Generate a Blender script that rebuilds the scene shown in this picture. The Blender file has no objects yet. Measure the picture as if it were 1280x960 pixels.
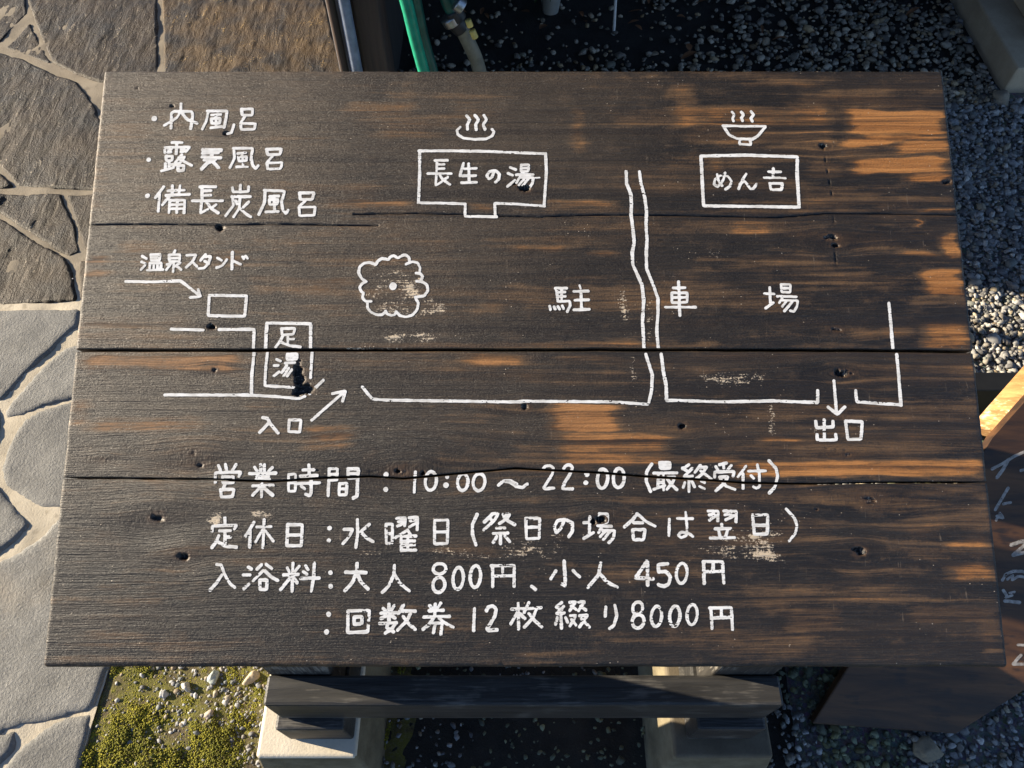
import bpy, bmesh, math, random
import numpy as np
from mathutils import Vector, Matrix
R = math.radians
random.seed(7)
RNG = np.random.default_rng(7)
scene = bpy.context.scene
COL = scene.collection

# ------------------------------------------------------------------ camera, sky, sun, exposure
CAM_H, PITCH = 1.42, R(57)
cam_d = bpy.data.cameras.new('camera'); cam = bpy.data.objects.new('camera', cam_d); COL.objects.link(cam)
cam.location = (0, 0, CAM_H); cam.rotation_euler = (math.pi/2 - PITCH, 0, 0)
cam_d.sensor_fit = 'HORIZONTAL'; cam_d.sensor_width = 36; cam_d.lens = 27.0
cam_d.clip_start = .02; cam_d.clip_end = 300
scene.camera = cam

SUN_EL, SUN_AZ = R(17.5), R(12)           # sun low on the left, a little behind the sign
sun_vec = Vector((-math.cos(SUN_EL)*math.cos(SUN_AZ), math.cos(SUN_EL)*math.sin(SUN_AZ), math.sin(SUN_EL)))
world = bpy.data.worlds.new('World'); scene.world = world; world.use_nodes = True
wn = world.node_tree.nodes; wl = world.node_tree.links
sky = wn.new('ShaderNodeTexSky'); sky.sky_type = 'NISHITA'; sky.sun_disc = False
sky.air_density = .55; sky.dust_density = .35; sky.ozone_density = 1.6; sky.altitude = 900
sky.sun_elevation = SUN_EL; sky.sun_rotation = math.atan2(sun_vec.x, sun_vec.y)
wn['Background'].inputs['Strength'].default_value = .085
wl.new(sky.outputs['Color'], wn['Background'].inputs['Color'])
sun_d = bpy.data.lights.new('sun', 'SUN'); sun = bpy.data.objects.new('sun', sun_d); COL.objects.link(sun)
sun_d.energy = 5.0; sun_d.angle = R(.5); sun_d.color = (1, .865, .66)
sun.rotation_euler = (-sun_vec).to_track_quat('-Z', 'Y').to_euler(); sun.location = (-4, 2, 3)
vs = scene.view_settings
scene.display_settings.display_device = 'sRGB'
vs.view_transform = 'Standard'; vs.look = 'None'; vs.exposure = 1.58; vs.gamma = 1; vs.use_curve_mapping = False
scene.cycles.max_bounces = 6

# ------------------------------------------------------------------ helpers
def tag(o, label=None, cat=None, group=None, kind=None):
    if label: o['label'] = label
    if cat: o['category'] = cat
    if group: o['group'] = group
    if kind: o['kind'] = kind
    return o
def thing(name, label, cat, loc=(0, 0, 0), group=None):
    o = bpy.data.objects.new(name, None); COL.objects.link(o); o.location = loc
    o.empty_display_size = .05
    return tag(o, label, cat, group)
def put(o, parent):
    """parent a mesh built in world coordinates without moving it"""
    if parent is not None:
        o.parent = parent; o.matrix_parent_inverse = Matrix.Translation(-Vector(parent.location))
    return o
def obj(name, me, mats, parent=None):
    o = bpy.data.objects.new(name, me); COL.objects.link(o)
    for m in (mats if isinstance(mats, (list, tuple)) else [mats]): me.materials.append(m)
    return put(o, parent)
def from_arrays(name, verts, loops, starts, totals, smooth=False, attrs=None, mat_idx=None):
    me = bpy.data.meshes.new(name)
    verts = np.ascontiguousarray(verts, np.float32)
    me.vertices.add(len(verts)); me.vertices.foreach_set('co', verts.ravel())
    me.loops.add(len(loops)); me.loops.foreach_set('vertex_index', np.ascontiguousarray(loops, np.int32))
    me.polygons.add(len(starts)); me.polygons.foreach_set('loop_start', np.ascontiguousarray(starts, np.int32))
    me.update(calc_edges=True)
    me.polygons.foreach_set('use_smooth', np.full(len(starts), smooth, bool))
    if mat_idx is not None: me.polygons.foreach_set('material_index', np.ascontiguousarray(mat_idx, np.int32))
    for k, a in (attrs or {}).items():
        if a.ndim == 1:
            t = me.attributes.new(k, 'FLOAT', 'POINT'); t.data.foreach_set('value', np.ascontiguousarray(a, np.float32))
        else:
            t = me.attributes.new(k, 'FLOAT_COLOR', 'POINT'); t.data.foreach_set('color', np.ascontiguousarray(a, np.float32).ravel())
    me.update()
    return me
def bm_mesh(name, bm, smooth=False):
    me = bpy.data.meshes.new(name); bmesh.ops.recalc_face_normals(bm, faces=bm.faces[:])
    bm.to_mesh(me); bm.free()
    if smooth: me.polygons.foreach_set('use_smooth', [True]*len(me.polygons))
    return me
def frustum(bm, x0, x1, y0, y1, z0, z1, t=(0, 0, 0, 0), bevel=.003, seg=2):
    """box from z0 to z1; t widens the bottom on -x, +x, -y, +y"""
    c = [(x0-t[0], y0-t[2], z0), (x1+t[1], y0-t[2], z0), (x1+t[1], y1+t[3], z0), (x0-t[0], y1+t[3], z0),
         (x0, y0, z1), (x1, y0, z1), (x1, y1, z1), (x0, y1, z1)]
    v = [bm.verts.new(p) for p in c]; fs = []
    for f in ((0, 3, 2, 1), (4, 5, 6, 7), (0, 1, 5, 4), (1, 2, 6, 5), (2, 3, 7, 6), (3, 0, 4, 7)):
        fs.append(bm.faces.new([v[i] for i in f]))
    if bevel:
        es = list({e for f in fs for e in f.edges})
        bmesh.ops.bevel(bm, geom=es, offset=bevel, segments=seg, affect='EDGES', profile=.5)
def box_mesh(name, *a, **k):
    bm = bmesh.new(); frustum(bm, *a, **k); return bm_mesh(name, bm)
def tube_mesh(name, pts, rad, n=14, cap=True, wob=0.0):
    """swept round tube along a smoothed path"""
    P = [Vector(p) for p in pts]; path = []
    for i in range(len(P)-1):
        p0, p1, p2, p3 = P[max(i-1, 0)], P[i], P[i+1], P[min(i+2, len(P)-1)]
        for k in range(10):
            t = k/10
            path.append(.5*((2*p1)+(p2-p0)*t+(2*p0-5*p1+4*p2-p3)*t*t+(3*p1-p0-3*p2+p3)*t**3))
    path.append(P[-1])
    bm = bmesh.new(); rings = []; ref = Vector((1, .2, 0))
    for i, p in enumerate(path):
        d = (path[min(i+1, len(path)-1)]-path[max(i-1, 0)]).normalized()
        a = (ref-d*ref.dot(d)).normalized(); b = d.cross(a)
        rr = (rad[0]+(rad[1]-rad[0])*i/(len(path)-1)) if isinstance(rad, tuple) else rad
        rr *= 1+wob*math.sin(i*2.1)
        rings.append([bm.verts.new(p+(a*math.cos(2*math.pi*k/n)+b*math.sin(2*math.pi*k/n))*rr) for k in range(n)])
    for r0, r1 in zip(rings, rings[1:]):
        for k in range(n): bm.faces.new((r0[k], r0[(k+1) % n], r1[(k+1) % n], r1[k]))
    if cap: bm.faces.new(rings[0]); bm.faces.new(rings[-1])
    return bm_mesh(name, bm, True)
_T = {}
def vnoise(x, y, seed=0):
    """2-D value noise 0..1"""
    if seed not in _T: _T[seed] = np.random.default_rng(seed+100).random((256, 256), np.float32)
    t = _T[seed]; xi = np.floor(x).astype(np.int64); yi = np.floor(y).astype(np.int64)
    fx = x-xi; fy = y-yi; fx = fx*fx*(3-2*fx); fy = fy*fy*(3-2*fy)
    a = t[xi & 255, yi & 255]; b = t[(xi+1) & 255, yi & 255]; c = t[xi & 255, (yi+1) & 255]; d = t[(xi+1) & 255, (yi+1) & 255]
    return (a*(1-fx)+b*fx)*(1-fy)+(c*(1-fx)+d*fx)*fy
def fbm(x, y, seed=0, o=4, g=.5):
    s = 0; a = 1; n = 0
    for k in range(o):
        s = s+a*vnoise(x*2**k, y*2**k, seed+k); n += a; a *= g
    return s/n
def march(F):
    """marching squares on a corner grid F (negative inside): returns points in grid units and polygons"""
    ny, nx = F.shape; ins = F < 0
    cnt = ins[:-1, :-1].astype(int)+ins[1:, :-1]+ins[:-1, 1:]+ins[1:, 1:]
    jj, ii = np.nonzero(cnt == 4)
    used = np.zeros(F.shape, bool)
    for dj in (0, 1):
        for di in (0, 1): used[jj+dj, ii+di] = True
    bj, bi = np.nonzero((cnt > 0) & (cnt < 4))
    for dj in (0, 1):
        for di in (0, 1):
            m = ins[bj+dj, bi+di]; used[(bj+dj)[m], (bi+di)[m]] = True
    idx = -np.ones(F.shape, int); uj, ui = np.nonzero(used); idx[uj, ui] = np.arange(len(uj))
    pts = list(zip(ui.astype(float), uj.astype(float)))
    polys = np.stack([idx[jj, ii], idx[jj, ii+1], idx[jj+1, ii+1], idx[jj+1, ii]], 1).tolist()
    ecache = {}
    def cut(a, b):
        k = (a, b) if a < b else (b, a)
        if k not in ecache:
            (i0, j0), (i1, j1) = k; f0 = F[j0, i0]; f1 = F[j1, i1]; t = f0/(f0-f1)
            ecache[k] = len(pts); pts.append((i0+(i1-i0)*t, j0+(j1-j0)*t))
        return ecache[k]
    for j, i in zip(bj.tolist(), bi.tolist()):
        c = ((i, j), (i+1, j), (i+1, j+1), (i, j+1)); p = []
        for k in range(4):
            a, b = c[k], c[(k+1) % 4]; ia, ib = ins[a[1], a[0]], ins[b[1], b[0]]
            if ia: p.append(int(idx[a[1], a[0]]))
            if ia != ib: p.append(cut(a, b))
        if len(p) > 2: polys.append(p)
    return np.array(pts), polys
def flat_polys(polys):
    tot = np.array([len(p) for p in polys]); st = np.concatenate([[0], np.cumsum(tot)[:-1]])
    return np.array([i for p in polys for i in p]), st, tot

# ------------------------------------------------------------------ node helpers
class NT:
    def __init__(s, name):
        s.m = bpy.data.materials.new(name); s.m.use_nodes = True; s.t = s.m.node_tree; s.b = s.t.nodes['Principled BSDF']
        s.co = s.n('ShaderNodeTexCoord').outputs['Object']
    def n(s, ty, **k):
        x = s.t.nodes.new(ty)
        for a, v in k.items(): setattr(x, a, v)
        return x
    def link(s, a, b): s.t.links.new(a, b)
    def val(s, inp, v):
        if isinstance(v, bpy.types.NodeSocket): s.link(v, inp)
        else: inp.default_value = v if not isinstance(v, tuple) or len(v) != 3 or len(inp.default_value) == 3 else (*v, 1)
    def scale(s, sc, vec=None):
        x = s.n('ShaderNodeMapping'); s.link(vec or s.co, x.inputs['Vector']); x.inputs['Scale'].default_value = sc
        return x.outputs[0]
    def noise(s, scale=5, detail=4, rough=.55, vec=None, sc=None, dist=0):
        x = s.n('ShaderNodeTexNoise'); x.inputs['Scale'].default_value = scale; x.inputs['Detail'].default_value = detail
        x.inputs['Roughness'].default_value = rough; x.inputs['Distortion'].default_value = dist
        s.link(s.scale(sc, vec) if sc else (vec or s.co), x.inputs['Vector']); return x.outputs[0]
    def voro(s, scale, feat='F1', vec=None, out='Distance'):
        x = s.n('ShaderNodeTexVoronoi', feature=feat); x.inputs['Scale'].default_value = scale
        s.link(vec or s.co, x.inputs['Vector']); return x.outputs[out]
    def math(s, op, a, b=0.0, c=0.0, clamp=False):
        x = s.n('ShaderNodeMath', operation=op, use_clamp=clamp)
        s.val(x.inputs[0], a); s.val(x.inputs[1], b); s.val(x.inputs[2], c); return x.outputs[0]
    def step(s, v, lo, hi):
        x = s.n('ShaderNodeMapRange', interpolation_type='SMOOTHSTEP'); s.val(x.inputs[0], v)
        x.inputs[1].default_value = lo; x.inputs[2].default_value = hi; return x.outputs[0]
    def mix(s, f, a, b):
        x = s.n('ShaderNodeMix', data_type='RGBA'); s.val(x.inputs[0], f); s.val(x.inputs[6], a); s.val(x.inputs[7], b); return x.outputs[2]
    def attr(s, name, out='Fac'):
        x = s.n('ShaderNodeAttribute', attribute_name=name); return x.outputs[out]
    def bump(s, h, dist=.002, strength=1, prev=None):
        x = s.n('ShaderNodeBump'); x.inputs['Distance'].default_value = dist; x.inputs['Strength'].default_value = strength
        s.link(h, x.inputs['Height'])
        if prev is not None: s.link(prev, x.inputs['Normal'])
        return x.outputs[0]
    def done(s, color=None, rough=None, normal=None, **k):
        if color is not None: s.val(s.b.inputs['Base Color'], color)
        if rough is not None: s.val(s.b.inputs['Roughness'], rough)
        if normal is not None: s.link(normal, s.b.inputs['Normal'])
        for a, v in k.items(): s.val(s.b.inputs[a], v)
        return s.m
LETTERS={
'bath_list_lettering':'69:669,633 35:881,758,871,565 35:871,562,900,538,1114,539,1130,592,1119,762 35:977,436,979,539,937,624,799,719 35:993,552,1067,644,1190,692 35:1315,540,1300,658,1259,769 35:1303,533,1541,534,1535,632,1519,747 35:1568,831,1613,818,1636,714 35:1355,586,1465,580 35:1410,586,1422,743 35:1359,634,1464,628,1463,691,1366,695,1359,634 35:1361,752,1486,737 35:1714,508,1727,587,1849,588,1850,505,1714,508 35:1759,607,1718,685 35:1714,692,1728,774,1885,771,1897,699,1714,692 60:646,1165 35:909,943,1028,944 35:832,1072,825,1008,1125,1002,1082,1060 35:966,950,969,1086 35:867,1031,904,1031 35:870,1067,904,1067 35:1025,1032,1061,1029 35:1025,1063,1057,1060 35:848,1121,858,1178,925,1176,927,1119,848,1121 35:893,1188,900,1278 35:896,1227,938,1227 35:849,1214,855,1288 35:809,1310,947,1265 35:1037,1101,966,1201 35:1003,1135,1075,1127,1026,1202,963,1237 35:1023,1163,1164,1238 35:1002,1237,1007,1306,1074,1302,1075,1240,1002,1237 45:1286,1038,1500,1042 45:1285,1080,1469,1072 45:1283,1129,1501,1141 45:1313,1166,1439,1158 45:1404,1048,1388,1158,1288,1283 45:1344,1215,1306,1260 45:1387,1151,1435,1213,1487,1267 45:1364,1202,1423,1179 33:1653,1023,1670,1145,1622,1267 33:1647,1017,1880,1017,1870,1152,1891,1236,1933,1281,1957,1240 33:1706,1085,1802,1075 33:1758,1081,1781,1255 33:1715,1129,1815,1123,1812,1178,1727,1183,1715,1129 33:1699,1255,1835,1255 35:2047,1031,2064,1105,2210,1096,2224,1026,2047,1031 35:2121,1124,2066,1191 35:2061,1205,2075,1287,2229,1278,2243,1200,2061,1205 59:669,1623 35:853,1508,766,1650 35:811,1605,813,1816 35:908,1559,1100,1552 35:955,1495,962,1586 35:1046,1495,1040,1594 35:889,1618,1163,1605 35:943,1613,855,1737 35:940,1684,940,1835 35:939,1681,1115,1677,1119,1835 35:1029,1681,1032,1832 35:944,1737,1114,1732 35:948,1786,1118,1783 35:1285,1509,1470,1509 35:1308,1509,1321,1670 35:1325,1562,1415,1559 35:1329,1619,1419,1615 35:1209,1685,1564,1686 35:1317,1695,1314,1840,1396,1793 35:1374,1695,1431,1780,1521,1836 35:1490,1733,1434,1776 35:1764,1487,1762,1573 35:1670,1519,1680,1576,1864,1569,1860,1510 35:1671,1633,1886,1633 35:1680,1639,1696,1743,1611,1874 35:1766,1658,1767,1780,1706,1887 35:1774,1777,1837,1840,1908,1887 35:1719,1686,1735,1728 35:1873,1701,1814,1767 35:2061,1558,2061,1706,2004,1856 35:2052,1554,2291,1564,2261,1706,2285,1809,2322,1847,2343,1804 35:2119,1630,2226,1625 35:2169,1626,2187,1822 35:2116,1672,2219,1668,2214,1728,2125,1734,2116,1672 35:2086,1826,2228,1819 35:2469,1587,2482,1669,2622,1669,2641,1588,2469,1587 35:2542,1688,2478,1752 35:2473,1767,2484,1872,2655,1866,2662,1763,2473,1767',
'hot_spring_stand_lettering':'32:671,2372,722,2402 32:668,2442,714,2462 32:671,2537,714,2482 32:770,2352,786,2428,877,2422,880,2347,770,2352 32:778,2386,874,2384 32:769,2458,770,2537 32:769,2458,899,2454,900,2537 32:815,2458,818,2537 32:857,2458,860,2537 32:744,2543,925,2535 32:1049,2303,1035,2339 32:981,2355,997,2438,1108,2434,1113,2351,981,2355 32:988,2395,1110,2393 32:1047,2438,1046,2561 32:968,2472,1015,2462,967,2537 32:1119,2452,1069,2492 32:1074,2488,1139,2534 32:1192,2361,1299,2355,1261,2439,1194,2510 32:1261,2439,1320,2498 32:1408,2351,1356,2423 32:1404,2379,1473,2373,1450,2459,1405,2518,1344,2522 32:1404,2433,1454,2463 32:1549,2393,1601,2423 32:1548,2512,1613,2488,1661,2413 32:1722,2324,1727,2530 32:1739,2431,1824,2469 32:1843,2382,1861,2403 32:1878,2372,1901,2397',
'hot_spring_stand_arrow':'35:508,2679,823,2685,1142,2672,1385,2856 35:1354,2778,1387,2858,1269,2872',
'hot_spring_stand_outline':'35:1487,2846,1491,3089,1911,3097,1919,2853,1487,2846',
'entrance_road_line':'36:1080,3249,1448,3259 36:1631,3253,2030,3251,2036,3494 36:2047,3521,2035,3772,2045,4015 36:1066,4013,2028,4015,2332,4033,2584,4056,2650,4027 36:2702,3999,2846,3846',
'foot_bath_outline':'36:2174,3176,2437,3179,2676,3186,2687,3490 36:2171,3176,2175,3490 36:2198,3523,2188,3708,2191,3908,2531,3928 36:2707,3523,2705,3707,2703,3815',
'foot_bath_lettering':'30:2343,3243,2355,3318,2483,3312,2499,3239,2343,3243 30:2421,3318,2427,3420 30:2424,3365,2490,3365 30:2361,3337,2334,3396,2287,3459 30:2334,3396,2444,3443,2572,3459 30:2307,3602,2351,3622 30:2281,3674,2327,3674 30:2288,3793,2343,3748 30:2422,3540,2425,3607,2537,3602,2538,3537,2422,3540 30:2423,3571,2535,3571 30:2409,3646,2516,3641 30:2426,3677,2373,3757 30:2451,3705,2398,3797 30:2485,3723,2437,3797',
'entrance_lettering':'35:2188,4273,2241,4281,2283,4349,2368,4445 35:2264,4326,2164,4439 35:2487,4299,2486,4428,2611,4435,2619,4299,2487,4299',
'entrance_arrow':'35:2740,4300,2884,4167,3099,3972 35:2961,3999,3105,3970,3077,4083',
'road_line':'36:3295,3922,3411,4060,3575,4073,5022,4094,5130,4085,6103,4093,6525,4120,6566,3965,6580,3782,6514,3542',
'river_line':'36:6347,1317,6350,1469,6397,1603,6400,1737,6391,1853,6411,2068,6420,2199,6392,2329,6395,2475,6494,2717,6510,2908,6488,3161,6493,3318,6495,3473 36:6506,1318,6521,1469,6560,1637,6575,1804,6565,2035,6571,2166,6557,2329,6555,2524,6623,2717,6674,2876,6668,3066,6647,3255,6659,3480 36:6690,3542,6708,3751,6733,3904,6733,4071',
'exit_road_line':'36:6733,4074,7361,4092,7944,4082,8435,4100,8444,3964 36:8875,3965,8876,4093,9371,4128 36:9371,4132,9376,3807,9375,3546 36:9338,3487,9339,3202,9338,2942',
'exit_arrow':'36:8636,3852,8637,4043,8639,4222 36:8549,4152,8643,4237,8736,4152',
'exit_lettering':'36:8493,4299,8482,4507 36:8397,4315,8403,4387,8587,4376,8591,4314 36:8402,4464,8401,4525,8615,4522,8611,4461 36:8732,4310,8744,4519,8889,4514,8920,4319,8732,4310',
'onsen_symbol':'36:4442,596,4480,646,4448,711,4452,772 36:4540,589,4584,646,4549,711,4557,776 36:4649,589,4681,646,4639,711,4663,773 36:4365,743,4324,783,4335,840,4408,889,4544,902,4679,896,4754,854,4771,801,4749,773',
'bathhouse_outline':'33:3873,1052,4245,1050,4635,1056,5387,1088 33:3881,1057,3888,1337,3882,1708 33:3879,1711,4153,1716,4435,1726 33:4435,1726,4434,1880,4806,1886 33:4791,1881,4783,1717,5086,1730,5374,1753 33:5390,1088,5398,1324,5367,1750',
'bathhouse_name_lettering':'33:4068,1173,4215,1172 33:4093,1171,4089,1313 33:4094,1226,4178,1226 33:4096,1281,4179,1278 33:3985,1340,4262,1341 33:4089,1347,4082,1492,4148,1448 33:4124,1353,4165,1420,4250,1480 33:4221,1385,4175,1425 33:4408,1210,4370,1366 33:4399,1282,4560,1276 33:4470,1214,4479,1449 33:4400,1370,4554,1367 33:4390,1457,4565,1452 33:4772,1315,4751,1386,4717,1410,4686,1373,4716,1318,4787,1299,4838,1344,4833,1410,4791,1450 33:4966,1263,5033,1292 33:4944,1339,4996,1363 33:4933,1505,5023,1422 33:5097,1231,5097,1316,5182,1311,5190,1228,5097,1231 33:5097,1273,5187,1270 33:5038,1358,5239,1353 33:5089,1371,5041,1458 33:5086,1390,5242,1391,5231,1467,5182,1534 33:5138,1403,5071,1485 33:5182,1406,5115,1495 18:5264,1395,5316,1394',
'noodle_bowl_symbol':'33:7649,546,7675,581,7652,627,7661,665 33:7761,547,7787,582,7757,620,7769,658 33:7880,539,7909,582,7872,628,7888,666 33:7531,725,7787,733,8042,731 33:7538,736,7600,846,7695,894,7876,900,7948,855,8037,745 33:7725,904,7716,964,7855,971,7847,910',
'noodle_shop_outline':'40:7249,1118,7532,1111,7809,1106,8086,1117,8401,1128,8383,1348,8380,1765 40:8378,1765,8050,1760,7776,1756,7253,1748,7249,1404,7249,1118',
'noodle_shop_name_lettering':'32:7431,1353,7439,1419,7480,1493 32:7528,1331,7504,1419,7431,1510,7387,1478,7403,1412,7479,1360,7561,1375,7599,1441,7575,1505,7523,1541 32:7776,1346,7731,1420,7677,1534 32:7694,1478,7751,1434,7783,1479,7815,1537,7856,1530,7891,1475 32:8105,1276,8096,1384 32:8047,1317,8189,1321 32:7988,1394,8240,1399 32:8053,1465,8058,1545,8186,1546,8204,1465,8053,1465',
'tree_symbol':'32:3293,2682,3243,2645,3203,2576,3216,2498,3268,2456,3332,2448,3403,2476,3423,2432,3470,2398,3546,2415,3566,2381,3609,2365,3658,2398,3695,2370,3743,2354,3787,2387,3793,2432 32:3754,2469,3826,2438,3888,2454,3918,2510,3914,2555 32:3874,2577,3923,2582,3951,2621,3930,2665 32:3882,2676,3949,2682,4004,2721,4016,2787,3975,2853,3871,2869 32:3880,2888,3908,2940,3894,3017,3843,3082,3769,3104,3695,3088,3651,3039,3639,3077,3599,3088,3546,3066,3534,3030,3498,3077,3440,3082,3365,3049,3321,2995,3320,2929 32:3358,2918,3296,2918,3258,2874,3268,2819,3244,2803,3221,2753,3246,2706,3293,2682 93:3608,2737',
'parking_lettering':'33:5490,2762,5623,2761 33:5503,2766,5518,2919 33:5562,2766,5561,2910 33:5514,2812,5601,2807 33:5515,2863,5606,2858 33:5518,2919,5653,2915,5660,2968,5625,3040 33:5423,2976,5430,3017 33:5473,2984,5486,3012 33:5518,2981,5536,3010 33:5568,2971,5585,3004 33:5771,2726,5782,2762 33:5705,2800,5869,2795 33:5715,2904,5870,2899 33:5702,3020,5878,3014 33:5786,2800,5790,3014',
'parking_lettering.1':'33:6920,2684,6921,3087 33:6854,2758,6993,2755 33:6836,2816,6835,2935,7011,2927,7015,2816,6836,2816 33:6837,2873,7013,2870 33:6759,2988,7106,2988',
'parking_lettering.2':'31:7974,2753,7971,2934 31:7910,2825,8019,2830 31:7912,3000,8004,2936 31:8108,2713,8107,2808,8208,2808,8217,2716,8108,2713 31:8112,2760,8212,2760 31:8057,2857,8275,2864 31:8110,2884,8074,2937 31:8103,2904,8289,2910,8275,2976,8238,3040,8196,3031 31:8157,2918,8105,2979 31:8224,2924,8125,3034',
'opening_hours_lettering':'35:1726,4808,1751,4860 35:1802,4794,1820,4853 35:1922,4800,1886,4860 35:1703,4992,1697,4888,1980,4881,1961,4926 35:1780,4932,1786,5001,1904,4998,1903,4932,1780,4932 35:1813,5015,1793,5064 35:1769,5074,1782,5156,1904,5149,1916,5071,1769,5074 35:2195,4800,2199,4873 35:2237,4800,2241,4873 35:2129,4825,2157,4866 35:2327,4831,2286,4873 35:2078,4898,2365,4894 35:2161,4929,2286,4926 35:2152,4963,2299,4959 35:2121,5032,2345,5027 35:2215,4901,2224,5155 35:2203,5048,2128,5135 35:2241,5052,2345,5134 35:2510,4907,2520,5093,2595,5090,2589,4904,2510,4907 35:2515,4999,2593,4999 35:2669,4858,2789,4855 35:2642,4925,2827,4920 35:2731,4806,2742,4920 35:2621,5007,2859,4999 35:2761,4941,2770,5106,2757,5140,2711,5124 35:2658,5037,2698,5065 35:2959,4847,2959,5139 35:2955,4844,3050,4844,3048,4968,2972,4968 35:2969,4906,3045,4906 35:3168,4846,3284,4843,3278,4967,3278,5145,3237,5166 35:3168,4844,3173,4950,3274,4943 35:3177,4899,3275,4896 35:3080,5009,3079,5132,3159,5129,3161,5008,3080,5009 35:3080,5068,3157,5066',
'opening_times_lettering':'58:3591,4909 60:3593,5072 36:3916,4879,3911,4966,3908,5103 36:4152,4979,4145,5019,4131,5053,4109,5075,4085,5083,4062,5076,4042,5053,4030,5019,4027,4980,4033,4940,4048,4906,4069,4883,4093,4875,4117,4883,4136,4905,4149,4939,4152,4979 49:4269,4935 55:4259,5027 36:4501,4992,4495,5028,4481,5058,4462,5078,4439,5085,4417,5078,4399,5058,4388,5028,4385,4992,4391,4957,4405,4926,4425,4906,4447,4899,4469,4906,4487,4926,4499,4956,4501,4992 36:4690,4992,4683,5028,4667,5060,4644,5080,4619,5088,4594,5080,4573,5060,4560,5029,4557,4992,4564,4955,4580,4924,4602,4903,4628,4896,4653,4903,4674,4924,4687,4955,4690,4992',
'opening_times_lettering.1':'36:4838,5026,4893,4978,4969,4977,5039,5016',
'opening_times_lettering.2':'36:4915,4984,4964,4991,5033,5039,5102,5052,5155,5014 36:5334,4849,5355,4817,5407,4806,5448,4832,5440,4894,5393,4970,5340,5052,5351,5065,5448,5058 36:5563,4841,5584,4811,5630,4800,5662,4832,5634,4900,5572,4997,5547,5065,5655,5065 58:5818,4907 55:5804,4999 36:6048,4954,6040,4995,6025,5030,6005,5053,5982,5061,5960,5053,5943,5030,5933,4996,5932,4955,5940,4914,5955,4879,5976,4856,5998,4847,6020,4856,6037,4879,6047,4914,6048,4954 36:6232,4947,6224,4988,6208,5023,6186,5046,6162,5054,6140,5046,6122,5023,6112,4988,6110,4948,6118,4907,6134,4872,6156,4848,6180,4840,6203,4848,6220,4872,6231,4906,6232,4947',
'last_entry_lettering':'36:6541,4791,6480,4878,6473,4981,6519,5094 32:6630,4775,6635,4844,6741,4841,6746,4772,6630,4775 32:6633,4808,6742,4806 32:6561,4895,6816,4890 32:6611,4895,6601,5046 32:6667,4895,6664,5077 32:6607,4945,6665,4945 32:6605,4995,6663,4992 32:6556,5071,6677,5028 32:6697,4938,6800,4933,6765,4995,6700,5071 32:6711,4959,6749,5017,6810,5074 32:6953,4800,6879,4844 32:6882,4838,6938,4875 32:6987,4843,6893,4933,6991,4924 32:6948,4937,6942,5095 32:6902,4995,6881,5052 32:6982,4987,7006,5042 32:7080,4807,7017,4887 32:7070,4829,7152,4823,7101,4901,7022,4959 32:7081,4868,7196,4955 32:7086,4980,7119,4996 32:7062,5039,7116,5064 32:7294,4799,7371,4780 32:7252,4821,7269,4857 32:7337,4809,7342,4843 32:7424,4809,7381,4857 32:7233,4937,7235,4880,7454,4873,7440,4926 32:7290,4938,7382,4933,7335,5008,7240,5087 32:7297,4958,7355,5037,7452,5072 32:7587,4816,7493,4933 32:7550,4900,7542,5058 32:7612,4871,7801,4868 32:7714,4802,7730,4899,7730,5036,7693,5062,7658,5043 32:7638,4921,7663,4950 38:7849,4758,7921,4841,7932,4928,7895,5043,7830,5111',
'closing_day_lettering':'35:1834,5383,1840,5434 35:1705,5529,1707,5468,1971,5461,1948,5499 35:1787,5522,1905,5519 35:1846,5522,1855,5647 35:1851,5589,1910,5589 35:1781,5576,1758,5636,1717,5701 35:1772,5636,1858,5683,1982,5696 35:2158,5433,2074,5579 35:2122,5521,2127,5695 35:2191,5480,2344,5476 35:2269,5402,2271,5705 35:2253,5514,2188,5639 35:2288,5521,2381,5632 35:2529,5455,2532,5681,2689,5680,2689,5456,2529,5455 35:2531,5567,2690,5566',
'closing_day_lettering.1':'55:2991,5492 49:2988,5622',
'weekday_lettering':'35:3291,5399,3300,5538,3286,5698 35:3150,5505,3244,5504,3213,5578,3143,5656 34:3423,5453,3333,5531,3397,5598,3471,5638 34:3608,5450,3615,5657,3680,5654,3678,5447,3608,5450 34:3613,5553,3678,5550 34:3720,5386,3816,5382,3812,5466 34:3742,5422,3787,5413 34:3732,5473,3804,5436 34:3860,5381,3951,5374,3950,5509 34:3872,5415,3927,5408 34:3863,5480,3942,5435 34:3847,5512,3715,5594 34:3777,5579,3781,5730 34:3850,5519,3873,5556 34:3784,5583,3936,5576 34:3849,5576,3853,5723 34:3785,5633,3923,5630 34:3786,5677,3924,5672 34:3781,5731,3939,5726 34:4139,5408,4143,5661,4282,5657,4285,5405,4139,5408 34:4143,5533,4284,5532',
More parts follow.
